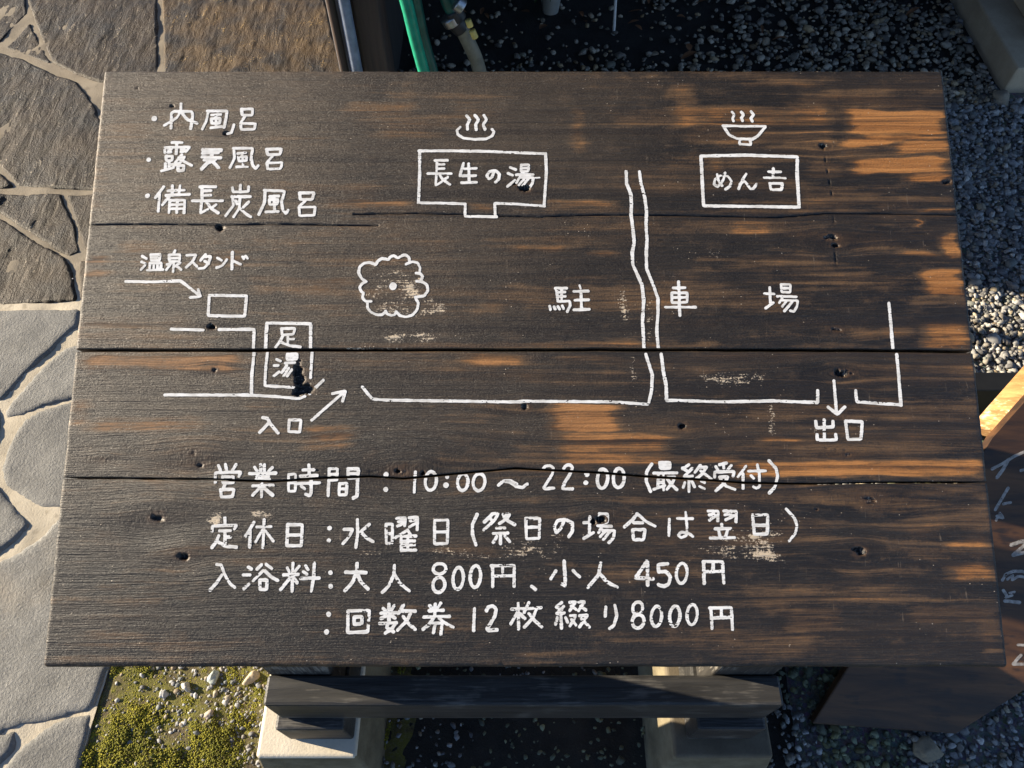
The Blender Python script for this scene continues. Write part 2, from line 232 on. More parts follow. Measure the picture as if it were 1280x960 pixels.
'holiday_note_lettering':'34:4604,5348,4554,5454,4556,5561,4594,5672 34:4772,5341,4686,5426 34:4772,5338,4838,5334,4793,5413,4680,5511 34:4745,5386,4779,5413 34:4891,5345,4961,5343,4930,5392,4851,5443 34:4902,5372,4937,5412,5017,5456 34:4817,5493,4907,5490 34:4783,5549,4942,5546 34:4862,5549,4863,5657 34:4822,5583,4784,5644 34:4910,5576,4963,5637 34:5140,5386,5145,5606,5286,5601,5292,5388,5140,5386 34:5144,5483,5289,5482 34:5562,5406,5527,5491,5472,5545,5452,5478,5487,5411,5569,5397,5651,5437,5650,5524,5611,5582 34:5843,5372,5834,5557 34:5777,5434,5888,5430 34:5774,5604,5879,5540 34:5949,5339,5954,5434,6031,5429,6040,5339,5949,5339 34:5924,5466,6078,5473 34:5964,5492,5936,5541 34:5978,5517,6111,5519,6099,5596,6046,5647 34:6012,5523,5952,5583 34:6062,5527,5987,5613 34:6364,5337,6308,5408,6220,5480 34:6371,5344,6458,5421,6556,5472 34:6324,5435,6420,5435 34:6308,5510,6316,5616,6425,5615,6446,5507,6308,5510 33:6715,5396,6704,5572 33:6804,5389,6971,5389 33:6897,5318,6906,5484,6895,5569,6837,5597,6805,5569,6839,5535,6911,5543,6964,5580 33:7145,5308,7257,5307,7245,5417 33:7154,5350,7205,5340 33:7155,5404,7233,5357 33:7317,5307,7455,5307,7445,5424 33:7326,5349,7392,5337 33:7334,5403,7426,5356 33:7286,5451,7289,5483 33:7215,5500,7381,5497 33:7250,5514,7262,5582 33:7348,5514,7323,5581 33:7154,5600,7419,5595 33:7630,5350,7639,5559,7781,5555,7798,5347,7630,5350 33:7632,5461,7789,5461 33:8006,5287,8090,5383,8112,5467,8087,5551,8014,5632',
'bathing_fee_lettering':'35:1780,5880,1828,5884,1877,5992,1938,6084,1992,6122 35:1843,5992,1794,6071,1727,6148 35:2127,5908,2160,5930 35:2077,5991,2150,5991 35:2094,6133,2142,6086 35:2266,5881,2224,5929 35:2316,5878,2382,5924 35:2297,5938,2184,6054 35:2304,5944,2376,6010,2451,6048 35:2258,6045,2265,6146,2337,6143,2337,6043,2258,6045 35:2607,5867,2612,6164 35:2548,5913,2571,5957 35:2677,5899,2635,5950 35:2514,5990,2672,5985 35:2588,6016,2489,6145 35:2622,6022,2663,6072 35:2745,5893,2775,5936 35:2724,5956,2763,5982 35:2700,6029,2899,6025 35:2839,5866,2840,6015,2820,6163 52:3019,5968 58:3025,6110',
'adult_fee_lettering':'36:3184,5962,3403,5965 36:3305,5870,3302,5969,3261,6070,3185,6154 36:3310,5983,3350,6062,3432,6138 36:3711,5890,3707,5996,3651,6112,3589,6174 36:3714,5982,3777,6083,3880,6158',
'adult_fee_lettering.1':'36:4270,5926,4264,5947,4248,5965,4226,5977,4199,5981,4173,5977,4151,5965,4137,5948,4133,5927,4139,5905,4154,5887,4177,5875,4204,5871,4230,5875,4252,5887,4266,5905,4270,5926 36:4263,6095,4257,6126,4241,6152,4219,6170,4194,6176,4169,6170,4149,6153,4136,6126,4132,6096,4138,6065,4153,6038,4175,6021,4201,6015,4226,6021,4246,6038,4259,6064,4263,6095 36:4462,6027,4455,6071,4441,6108,4422,6133,4400,6142,4378,6133,4361,6109,4351,6071,4348,6027,4355,5983,4369,5945,4388,5920,4410,5911,4432,5920,4449,5945,4459,5982,4462,6027 36:4648,6007,4641,6051,4627,6089,4607,6114,4585,6123,4564,6114,4547,6089,4537,6052,4534,6008,4541,5963,4555,5926,4575,5901,4597,5892,4618,5900,4635,5925,4646,5963,4648,6007 36:4777,5894,4780,6112 36:4762,5894,5013,5893,5010,6111 36:4886,5894,4886,5999 36:4777,6004,5010,5999 36:5201,6111,5243,6143',
'child_fee_lettering':'36:5554,5845,5567,6055,5559,6106,5529,6088 36:5463,5948,5408,6031 36:5652,5947,5721,6010 36:5954,5864,5924,5993,5811,6121 36:5935,5973,6017,6064,6127,6120 36:6451,5853,6325,6022,6515,6031 36:6460,5853,6455,6098 36:6681,5872,6576,5883,6578,5964,6658,5954,6706,6010,6685,6087,6632,6114,6574,6096 36:6887,5973,6879,6014,6863,6049,6841,6073,6818,6081,6797,6073,6780,6050,6771,6015,6770,5974,6779,5932,6795,5897,6816,5874,6839,5866,6861,5874,6878,5897,6887,5932,6887,5973 36:7070,5850,7067,6076 36:7064,5850,7275,5850,7280,6075 36:7175,5850,7170,5952 36:7072,5958,7279,5952',
'coupon_ticket_lettering':'52:3019,6402 55:3003,6584 36:3224,6367,3230,6591,3444,6583,3455,6362,3224,6367 36:3293,6431,3296,6506,3379,6501,3376,6427,3293,6431 36:3664,6301,3666,6455 36:3602,6341,3629,6365 36:3721,6312,3688,6362 36:3581,6391,3746,6386 36:3660,6405,3583,6445 36:3675,6405,3732,6440 36:3570,6498,3749,6490 36:3672,6462,3642,6540,3722,6582 36:3730,6511,3695,6561,3632,6596 36:3817,6308,3767,6397 36:3800,6369,3945,6371 36:3904,6376,3862,6468,3764,6565 36:3819,6426,3878,6496,3950,6557 36:4103,6314,4133,6353 36:4221,6285,4178,6353 36:4099,6368,4249,6360 36:4042,6432,4317,6424 36:4162,6299,4157,6424,4100,6510,4037,6556 36:4202,6438,4262,6488,4356,6534 36:4125,6495,4240,6492,4227,6608 36:4166,6502,4146,6591 36:4585,6344,4576,6571 36:4714,6365,4733,6325,4785,6315,4819,6351,4805,6422,4723,6552,4735,6568,4828,6563 34:5055,6283,5059,6555 34:4986,6350,5123,6343 34:5049,6379,4976,6499 34:5076,6399,5124,6445 34:5169,6283,5121,6379 34:5159,6343,5301,6334 34:5253,6343,5211,6439,5122,6535 34:5169,6393,5232,6469,5306,6532 34:5524,6281,5461,6328,5523,6353 34:5544,6321,5465,6398,5550,6389 34:5512,6398,5518,6543 34:5475,6438,5454,6503 34:5564,6437,5584,6483 34:5611,6277,5676,6273,5610,6363 34:5628,6317,5679,6353 34:5705,6273,5770,6272,5704,6363 34:5725,6317,5779,6358 34:5614,6417,5674,6413,5609,6523 34:5626,6457,5673,6512 34:5714,6417,5799,6412,5712,6532 34:5734,6451,5818,6532 34:5998,6330,5990,6422 34:6096,6309,6114,6415,6081,6515,6033,6549 34:6394,6340,6388,6365,6374,6387,6356,6401,6335,6406,6314,6401,6298,6387,6288,6366,6286,6340,6293,6315,6306,6294,6325,6279,6346,6274,6366,6279,6383,6293,6393,6315,6394,6340 34:6405,6474,6398,6501,6382,6524,6360,6540,6335,6545,6311,6540,6291,6525,6279,6502,6277,6474,6284,6447,6300,6423,6322,6408,6347,6402,6372,6408,6391,6423,6403,6446,6405,6474 34:6595,6423,6587,6464,6572,6498,6552,6521,6530,6529,6509,6521,6493,6498,6484,6464,6483,6424,6491,6383,6507,6349,6527,6326,6549,6317,6570,6325,6586,6348,6595,6383,6595,6423 34:6792,6422,6784,6463,6768,6497,6748,6520,6726,6528,6705,6520,6689,6497,6681,6463,6680,6423,6688,6382,6704,6348,6724,6325,6746,6317,6767,6325,6783,6348,6792,6382,6792,6422 34:6979,6406,6971,6446,6955,6480,6935,6503,6912,6511,6892,6503,6876,6481,6867,6446,6867,6406,6875,6366,6891,6331,6911,6308,6934,6300,6954,6308,6970,6331,6979,6365,6979,6406 34:7127,6335,7130,6550 34:7116,6337,7347,6332,7350,6561 34:7241,6337,7236,6434 34:7135,6441,7350,6434'}
WEAR=[(903,51,1023,83,1.0),(894,86,957,98,0.9),(957,91,1023,109,0.9),(901,113,1020,135,1.0),(968,133,1021,146,1.0),(918,82,1025,93,0.8),(691,46,887,75,0.55),(708,75,893,95,0.4),(775,13,876,22,0.45),(849,117,897,139,0.5),(692,15,724,46,0.4),(978,178,1025,184,0.8),(976,191,983,203,0.9),(1003,209,1023,239,0.95),(949,229,1000,237,0.7),(971,253,1023,285,0.95),(965,317,1026,348,0.68),(854,251,922,272,0.42),(883,322,964,336,0.45),(750,192,808,211,0.5),(709,236,864,244,0.42),(630,340,739,349,0.5),(743,475,1026,495,0.72),(927,475,1026,494,0.3),(627,469,755,480,0.6),(772,449,829,457,0.55),(931,441,1015,452,0.38),(842,505,1024,513,0.38),(967,559,1025,570,0.6),(968,585,1025,607,0.72),(788,632,853,657,0.5),(742,658,830,668,0.45),(922,632,1024,649,0.45),(996,631,1025,682,0.42),(447,171,478,182,0.65),(540,167,626,178,0.6),(273,166,385,181,0.55),(489,221,570,233,0.52),(584,230,621,237,0.6),(278,263,322,274,0.5),(394,262,618,265,0.45),(282,340,683,349,0.5),(443,353,516,370,0.55),(542,355,632,363,0.5),(539,410,620,444,0.78),(545,444,678,482,0.6),(287,441,315,466,0.55),(335,411,385,414,0.45),(496,456,549,492,0.36),(287,40,381,58,0.46),(332,65,415,90,0.38),(571,51,587,108,0.45),(695,41,713,70,0.5),(730,113,753,132,0.5),(-3,232,32,266,0.5),(1,309,140,325,0.45),(3,354,194,377,0.58),(-1,402,26,434,0.55),(25,425,155,445,0.48),(193,262,316,286,0.4),(271,338,319,348,0.45),(196,411,249,422,0.42),(266,436,324,467,0.5),(6,64,71,121,0.36),(64,61,133,72,0.3),(-6,125,21,178,0.4),(192,84,290,100,0.28),(205,146,349,162,0.36),(97,166,207,178,0.25),(39,216,89,240,0.4),(144,228,193,245,0.5),(237,365,302,378,0.3),(842,152,860,167,0.4),(755,572,823,580,0.3),(659,265,715,272,0.36),(781,238,836,247,0.4),(-5,583,153,587,0.2),(50,608,140,633,0.28),(432,530,555,537,0.25),(555,513,670,519,0.3),(666,369,709,406,0.15),(812,341,1024,348,0.35),(925,503,1021,505,0.4),(817,542,904,548,0.3),(713,530,783,535,0.35)]
CREAM=[(734,542,801,589,0.41),(694,569,784,587,0.4),(752,550,783,567,0.56),(729,569,796,584,0.5),(672,596,684,608,0.42),(320,238,402,315,0.33),(334,269,357,284,0.6),(370,271,394,288,0.62),(340,279,367,290,0.58),(386,282,433,311,0.42),(341,324,415,343,0.46),(707,225,755,242,0.36),(713,230,749,238,0.46),(300,345,379,351,0.6),(622,265,634,317,0.52),(651,261,662,350,0.5),(631,350,641,406,0.48),(703,373,791,393,0.4),(163,528,188,548,0.58),(207,529,236,539,0.58),(269,166,312,178,0.2),(744,137,804,153,0.33),(762,145,804,151,0.5),(787,410,794,448,0.66),(833,434,844,450,0.55),(790,529,805,536,0.45),(319,568,503,588,0.32),(433,554,572,588,0.3),(715,486,737,495,0.3),(340,544,433,582,0.16),(548,260,575,313,0.1),(388,187,427,216,0.25),(695,560,754,585,0.42),(626,530,643,538,0.35),(139,343,155,347,0.6),(264,351,347,354,0.35),(550,3,564,8,0.6),(862,-3,881,5,0.5),(696,0,725,4,0.5),(415,565,468,582,0.2),(595,543,612,554,0.4),(546,552,559,557,0.5),(557,364,561,397,0.25),(884,572,891,580,0.2),(750,581,814,586,0.25),(642,573,702,598,0.25)]
KNOT=[(256.1,376.6,6.0,18.0,1.2),(266.1,394.1,13.0,8.0,1.15),(257.2,397.8,8.0,8.0,1.13),(258.3,384.0,6.0,12.0,1.15),(155.8,202.1,5.5,5.0,1.2),(154.1,322.4,8.0,4.0,1.0),(159.6,372.0,8.0,5.0,0.7),(155.0,82.1,7.0,4.0,0.8),(513.8,152.7,9.0,6.0,1.0),(501.4,146.6,5.0,3.0,0.9),(375.3,488.5,26.0,13.0,0.55),(371.7,486.7,5.0,4.0,1.0),(400.2,488.4,4.0,5.0,0.9),(872.1,98.7,9.0,5.0,1.0),(875.3,214.0,12.0,6.0,0.85),(877.4,223.8,7.0,4.0,0.9),(874.5,377.1,14.0,5.0,0.9),(869.3,374.4,5.0,4.0,1.1),(872.0,325.2,11.0,5.0,0.75),(109.7,538.1,14.0,9.0,0.7),(142.2,578.4,9.0,7.0,0.9),(877.4,573.5,9.0,7.0,0.95),(895.6,518.7,22.0,9.0,0.62),(690.2,437.2,8.0,5.0,0.85),(513.0,414.0,10.0,6.0,0.7),(597.3,540.2,9.0,6.0,1.0),(144.0,465.9,16.0,8.0,0.55),(152.3,480.1,12.0,6.0,0.65),(1016.7,144.8,10.0,5.0,0.8),(588.5,542.0,5.0,4.0,1.1),(642.9,185.0,9.0,12.0,0.5),(873.1,469.0,9.0,4.0,0.6),(42.9,474.1,5.0,3.0,0.6),(288.0,63.7,6.0,3.0,0.2),(588.5,234.2,5.0,3.0,0.5),(554.1,216.5,4.0,2.0,0.6),(732.0,75.6,3.0,2.0,0.6),(87.0,47.2,3.0,2.0,1.0),(42.6,22.7,2.0,2.0,1.0),(833.8,529.3,3.0,2.0,0.7),(562.8,486.3,8.0,8.0,0.35),(584.1,486.3,8.0,8.0,0.35)]
CRACK=[[(-0.5,198.8),(66.0,197.4),(151.7,198.6),(218.1,197.7),(275.0,198.3),(341.2,199.4)],[(312.3,185.4),(378.6,184.5),(454.3,185.7),(531.7,188.8),(558.1,186.8),(605.2,185.9),(689.8,187.1),(811.7,188.8),(873.7,184.4),(1024.8,185.7)],[(829.1,209.0),(1024.4,208.3)],[(199.3,486.2),(324.4,486.8),(355.7,488.5)],[(484.7,483.0),(555.7,486.4)],[(872.0,100.7),(878.6,167.5),(876.5,236.4),(877.4,313.0)],[(632.8,216.6),(688.8,218.6),(819.0,222.7)],[(638.6,357.9),(693.2,356.0)],[(841.9,461.1),(875.2,464.5)],[(151.7,565.6),(231.1,567.0)]]
FADE=[(-74,-34,304,216,1.0),(-46,216,192,369,0.75),(177,156,502,350,0.55),(-31,351,305,460,0.55),(-19,461,292,548,0.32),(285,0,615,167,0.5),(301,351,609,460,0.35),(614,217,739,350,0.15),(305,460,555,530,0.3)]
SEAM_A=[(-31.4,349.7),(190.2,349.7),(556.8,349.1),(829.5,349.5),(1032.6,351.2)]
SEAM_B=[(-6.2,494.6),(65.6,495.3),(159.7,496.0),(235.8,498.5),(289.1,494.8),(342.5,493.0),(378.2,495.5),(418.1,491.9),(502.4,483.8),(582.3,488.1),(670.5,494.5),(758.4,499.9),(828.6,501.1),(925.2,499.6),(1030.1,499.3)]
# ------------------------------------------------------------------ materials
def mat_board():
    t = NT('weathered_painted_board')
    cx = t.n('ShaderNodeSeparateXYZ'); t.link(t.co, cx.inputs[0])
    cb = t.n('ShaderNodeCombineXYZ'); t.link(cx.outputs[0], cb.inputs[0]); t.link(t.attr('flow'), cb.inputs[1]); t.link(t.attr('board'), cb.inputs[2])
    W = cb.outputs[0]                                                # grain runs along the board and bends round the knots
    grain = t.noise(1, 6, .62, vec=W, sc=(3.5, 120, 7), dist=.7)
    fine = t.noise(1, 4, .65, vec=W, sc=(24, 620, 7))
    ring = t.noise(1, 3, .55, vec=W, sc=(1.3, 92, 7), dist=.9)
    blot = t.noise(9, 6, .66, vec=W, sc=(1, 2.2, 1))
    patch = t.noise(36, 5, .7, vec=W, sc=(1, 1.8, 1))
    tiny = t.noise(400, 3, .7, vec=W, sc=(1, 1.3, 1))
    band = t.noise(1, 5, .6, vec=W, sc=(2.0, 26, 7), dist=.5)
    v = t.math('ADD', t.attr('wear'), t.math('MULTIPLY_ADD', grain, .90, -.45))
    for n_, w_ in ((blot, .60), (band, .50), (patch, .44), (fine, .55), (tiny, .26)):
        v = t.math('ADD', v, t.math('MULTIPLY_ADD', n_, w_, -w_/2))
    m1 = t.step(v, .10, .52); m2 = t.step(v, .46, .84)
    paint = t.mix(t.step(blot, .32, .68), (.0090, .0070, .0056, 1), (.0215, .0160, .0118, 1))
    paint = t.mix(t.math('MULTIPLY', t.step(band, .50, .68), .55), paint, (.060, .039, .023, 1))
    paint = t.mix(t.math('MULTIPLY', t.step(band, .46, .32), .5), paint, (.0095, .0078, .0068, 1))
    paint = t.mix(t.math('MULTIPLY', t.step(fine, .46, .72), .55), paint, (.058, .043, .030, 1))
    paint = t.mix(t.math('MULTIPLY', t.step(tiny, .54, .72), .34), paint, (.080, .061, .043, 1))
    paint = t.mix(t.math('MULTIPLY', t.step(patch, .53, .72), .40), paint, (.085, .054, .031, 1))
    fade = t.math('MULTIPLY', t.attr('fade'), t.math('MULTIPLY_ADD', t.math('MULTIPLY_ADD', patch, .5, t.math('MULTIPLY', grain, .5)), 1.7, -.18), clamp=True)
    paint = t.mix(fade, paint, (.122, .088, .057, 1))
    glaze = t.mix(t.step(grain, .35, .65), (.062, .034, .017, 1), (.170, .098, .046, 1))
    wood = t.mix(t.step(grain, .30, .70), (.25, .095, .022, 1), (.50, .215, .060, 1))
    wood = t.mix(t.math('MULTIPLY', t.attr('fade'), .8, clamp=True), wood, (.25, .165, .090, 1))
    c = t.mix(t.math('MULTIPLY', m1, .72), paint, glaze)
    c = t.mix(t.math('MULTIPLY', m2, .88), c, wood)
    c = t.mix(t.math('MULTIPLY', t.step(ring, .53, .64), .62), c, (.017, .012, .009, 1))    # dark late-wood lines
    c = t.mix(t.math('MULTIPLY', t.step(fine, .57, .72), .34), c, (.014, .011, .009, 1))
    cr = t.math('MULTIPLY', t.attr('cream'), 1.12)
    for n_, w_ in ((tiny, 1.0), (patch, 1.1), (fine, .75)): cr = t.math('ADD', cr, t.math('MULTIPLY_ADD', n_, w_, -w_/2))
    c = t.mix(t.math('MULTIPLY', t.step(cr, .50, .57), .9), c, (.66, .53, .37, 1))
    sp = t.step(t.voro(130, vec=t.scale((1, 1.5, 1))), .10, .05)
    c = t.mix(t.math('MULTIPLY', sp, t.step(t.noise(31, 2), .53, .62)), c, (.58, .48, .36, 1))
    sc_ = t.step(t.noise(1, 2, .5, sc=(260, 12, 5), dist=1.2), .70, .74)                     # short cross scratches
    c = t.mix(t.math('MULTIPLY', t.math('MULTIPLY', sc_, t.step(patch, .48, .6)), .5), c, (.20, .155, .11, 1))
    kn = t.attr('knot')
    c = t.mix(t.math('MULTIPLY', t.step(t.math('ADD', kn, t.math('MULTIPLY_ADD', patch, .8, -.4)), .12, .6), .85), c, (.055, .032, .018, 1))
    kd = t.math('ADD', kn, t.math('ADD', t.math('MULTIPLY_ADD', fine, 1.0, -.5), t.math('MULTIPLY_ADD', patch, .7, -.35)))
    c = t.mix(t.step(kd, .66, .76), c, (.004, .003, .0025, 1))
    c = t.mix(t.math('MULTIPLY', t.step(kn, .45, .7), t.step(tiny, .58, .64)), c, (.22, .18, .14, 1))
    ck = t.math('ADD', t.attr('crack'), t.math('MULTIPLY_ADD', t.noise(60, 3), .9, -.45))
    c = t.mix(t.step(ck, 1.0, .4), c, (.002, .0018, .0015, 1))
    h = t.math('SUBTRACT', t.math('MULTIPLY', fine, .8), t.math('MULTIPLY', ring, .9))
    h = t.math('ADD', h, t.math('MULTIPLY', tiny, .38))
    h = t.math('ADD', h, t.math('MULTIPLY', patch, .5))
    h = t.math('SUBTRACT', h, t.math('MULTIPLY', m2, .25))
    return t.done(c, t.math('MULTIPLY_ADD', m2, .12, .47), t.bump(h, .0016, .9), **{'Specular IOR Level': .45})
def mat_sign_paint():
    t = NT('white_brush_paint')
    fine = t.noise(1, 3, .6, sc=(30, 700, 20)); blot = t.noise(70, 3)
    c = t.mix(t.step(t.math('MULTIPLY_ADD', blot, .5, t.math('MULTIPLY', fine, .5)), .33, .60), (.56, .535, .49, 1), (.86, .845, .81, 1))
    return t.done(c, .6, t.bump(fine, .0005, .6))
def mat_timber(name, a, b, sc, rough=.6, bump=.0012, wear=None):
    t = NT(name)
    g = t.noise(1, 5, .6, sc=sc, dist=.5); f = t.noise(1, 3, .6, sc=tuple(x*4 for x in sc))
    c = t.mix(t.step(g, .3, .7), a, b)
    if wear: c = t.mix(t.step(t.math('MULTIPLY_ADD', f, .4, t.math('MULTIPLY', t.noise(16, 4), .6)), .52, .64), c, wear)
    return t.done(c, rough, t.bump(t.math('MULTIPLY_ADD', f, .6, g), bump, .8))
def mat_concrete(name, a, b):
    t = NT(name); n = t.noise(9, 6, .65); p = t.voro(90)
    c = t.mix(t.step(n, .3, .7), a, b)
    pit = t.math('MULTIPLY', t.step(p, .10, .05), t.step(t.noise(30, 2), .55, .65))
    c = t.mix(pit, c, tuple(x*.4 for x in a[:3])+(1,))
    c = t.mix(t.math('MULTIPLY', t.step(t.noise(300, 2), .5, .75), .25), c, tuple(x*.6 for x in a[:3])+(1,))
    return t.done(c, .85, t.bump(t.math('MULTIPLY_ADD', t.noise(260, 3), .5, n), .0012, .7))
def mat_slab_light():
    t = NT('grey_flagstone'); n = t.noise(7, 7, .62); f = t.noise(190, 4, .7); tone = t.attr('tone')
    c = t.mix(t.step(n, .3, .7), (.125, .122, .112, 1), (.225, .218, .200, 1))
    c = t.mix(t.math('MULTIPLY', t.step(f, .52, .72), .5), c, (.40, .385, .355, 1))
    c = t.mix(t.math('MULTIPLY', t.step(t.noise(60, 4), .55, .75), .5), c, (.12, .11, .095, 1))
    c = t.mix(t.math('MULTIPLY', t.step(t.noise(3.2, 4), .52, .75), .45), c, (.30, .235, .15, 1))
    c = t.mix(tone, c, (.13, .125, .115, 1))
    return t.done(c, .82, t.bump(t.math('MULTIPLY_ADD', f, 1.0, t.math('MULTIPLY', t.noise(70, 7, .8), .8)), .0045, .7))
def mat_slab_dark():
    t = NT('dark_cleft_stone'); n = t.noise(6, 7, .65); f = t.noise(190, 4, .75); tone = t.attr('tone')
    st = t.noise(1, 6, .68, sc=(62, 15, 30), dist=.8)
    c = t.mix(t.step(n, .3, .7), (.008, .0056, .0036, 1), (.022, .0145, .0082, 1))
    c = t.mix(t.math('MULTIPLY', t.math('MULTIPLY_ADD', tone, .75, .25), t.step(t.noise(9, 5), .30, .65)), c, (.085, .050, .016, 1))
    g = t.step(t.math('MULTIPLY_ADD', f, .50, t.math('MULTIPLY', st, .50)), .570, .598)
    g = t.math('MULTIPLY', g, t.step(t.noise(7, 4), .36, .60))
    c = t.mix(t.math('MULTIPLY', g, .8), c, t.mix(tone, (.40, .33, .24, 1), (.46, .30, .11, 1)))  # pale and golden flecks put sun glints into the stone colour
    return t.done(c, t.math('MULTIPLY_ADD', n, .25, .42), t.bump(t.math('MULTIPLY_ADD', f, .5, st), .0085, .9), **{'Specular IOR Level': .25})
def mat_mortar():
    t = NT('cream_mortar'); n = t.noise(10, 6, .65); f = t.noise(260, 3, .7)
    c = t.mix(t.step(n, .3, .7), (.40, .345, .255, 1), (.54, .475, .365, 1))
    c = t.mix(t.math('MULTIPLY', t.step(t.noise(38, 4), .58, .72), .5), c, (.20, .165, .115, 1))
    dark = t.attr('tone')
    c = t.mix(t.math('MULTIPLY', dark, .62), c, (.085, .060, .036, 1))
    return t.done(c, .9, t.bump(t.math('MULTIPLY_ADD', f, .4, n), .003, .7))
def mat_soil():
    t = NT('dark_gritty_soil'); n = t.noise(14, 7, .65); f = t.noise(240, 4, .7)
    c = t.mix(t.step(n, .3, .7), (.012, .0100, .0075, 1), (.030, .026, .020, 1))
    c = t.mix(t.math('MULTIPLY', t.step(f, .58, .72), .6), c, (.07, .062, .05, 1))
    return t.done(c, .9, t.bump(f, .005, .8))
def mat_attr_stone():
    t = NT('river_gravel'); f = t.noise(240, 3, .6); n = t.noise(60, 3)
    c = t.mix(t.math('MULTIPLY', t.step(f, .45, .7), .35), t.attr('tint', 'Color'), (.06, .055, .05, 1))
    return t.done(c, .75, t.bump(n, .0015, .5))
def mat_grit():
    t = NT('grit_bed'); f = t.noise(190, 4, .75); v = t.voro(150, out='Color')
    c = t.mix(t.step(f, .3, .7), (.055, .052, .046, 1), (.17, .16, .14, 1))
    c = t.mix(.3, c, t.mix(.75, v, (.12, .115, .10, 1)))
    return t.done(c, .9, t.bump(f, .005, .8))
def mat_shade_side():  # olive darker tone puts shade into the colour of the footing sides
    t = NT('shade_toned_concrete_side'); n = t.noise(14, 6, .65)
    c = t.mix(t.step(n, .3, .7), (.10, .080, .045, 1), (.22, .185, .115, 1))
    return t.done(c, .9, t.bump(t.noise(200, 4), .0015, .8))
def mat_moss_bed():
    t = NT('mossy_soil'); n = t.noise(26, 6, .65); f = t.noise(260, 4, .7)
    c = t.mix(t.step(n, .38, .62), (.085, .064, .032, 1), (.150, .140, .022, 1))
    c = t.mix(t.math('MULTIPLY', t.step(f, .50, .68), .6), c, (.20, .17, .10, 1))
    return t.done(c, .95, t.bump(t.math('MULTIPLY_ADD', f, .6, n), .006, .8))
def mat_moss():
    t = NT('cushion_moss'); f = t.noise(500, 3)
    c = t.mix(t.step(f, .3, .7), t.attr('tint', 'Color'), (.11, .12, .010, 1))
    return t.done(c, .95, None)
def mat_plain(name, c, rough=.5, var=.25, sc=40, bump=.0004, **k):
    t = NT(name); n = t.noise(sc, 4)
    col = t.mix(t.step(n, .3, .7), tuple(x*(1-var) for x in c)+(1,), tuple(min(1, x*(1+var)) for x in c)+(1,))
    return t.done(col, rough, t.bump(n, bump, .6), **k)
M = dict(
    board=mat_board(), paint=mat_sign_paint(),
    black_timber=mat_timber('black_stained_timber', (.014, .0135, .013, 1), (.040, .038, .035, 1), (6, 80, 80), .55, .0016, (.10, .092, .08, 1)),
    black_post=mat_timber('black_stained_post', (.020, .018, .016, 1), (.045, .041, .036, 1), (80, 80, 6), .6, .0012, (.20, .18, .15, 1)),
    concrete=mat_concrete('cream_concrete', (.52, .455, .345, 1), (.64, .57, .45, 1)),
    step=mat_concrete('dull_concrete', (.40, .30, .19, 1), (.52, .41, .27, 1)),
    slab_light=mat_slab_light(), slab_dark=mat_slab_dark(), mortar=mat_mortar(), soil=mat_soil(), gravel=mat_attr_stone(), moss=mat_moss(), concrete_shade_side=mat_shade_side(), grit=mat_grit(), concrete_shade_top=mat_concrete('shade_toned_concrete', (.085, .066, .042, 1), (.155, .125, .082, 1)), moss_bed=mat_moss_bed(),
    brown_post=mat_timber('brown_post_timber', (.035, .021, .015, 1), (.060, .036, .025, 1), (60, 60, 5), .8),
    dark_wall=mat_timber('dark_cladding', (.014, .011, .009, 1), (.03, .024, .019, 1), (40, 40, 4), .8),
    pipe=mat_plain('grey_blue_plastic', (.16, .19, .25), .45),
    trim=mat_plain('grey_corner_trim', (.20, .20, .21), .6),
    hose_green=mat_plain('green_hose_rubber', (.012, .30, .17), .32, .15, 60),
    hose_dark=mat_plain('dark_green_hose', (.008, .075, .055), .35),
    hose_grey=mat_plain('dusty_hose', (.16, .145, .10), .6),
    metal=mat_plain('dull_clamp_metal', (.35, .36, .36), .35, Metallic=.9),
    black_rubber=mat_plain('black_rubber', (.015, .015, .016), .5),
    yellow=mat_plain('yellow_plastic', (.62, .48, .13), .4),
    white=mat_plain('white_plastic', (.65, .63, .58), .45, .08),
    leaf=mat_plain('green_leaf', (.045, .10, .02), .5, .35),
    dry_leaf=mat_plain('dry_leaf', (.17, .075, .03), .7, .35),
    shade_black=mat_plain('shade_black', (.006, .006, .006), .6),
    bare=mat_timber('bare_cut_timber', (.26, .115, .038, 1), (.46, .26, .10, 1), (120, 10, 10), .7, .002, (.72, .55, .34, 1)),
    brown_panel=mat_timber('stained_brown_panel', (.026, .012, .006, 1), (.125, .054, .018, 1), (4, 26, 26), .6, .0015, (.022, .012, .008, 1)),
    grey_paint=mat_plain('faded_white_paint', (.32, .29, .26), .8, .35, 120),
)
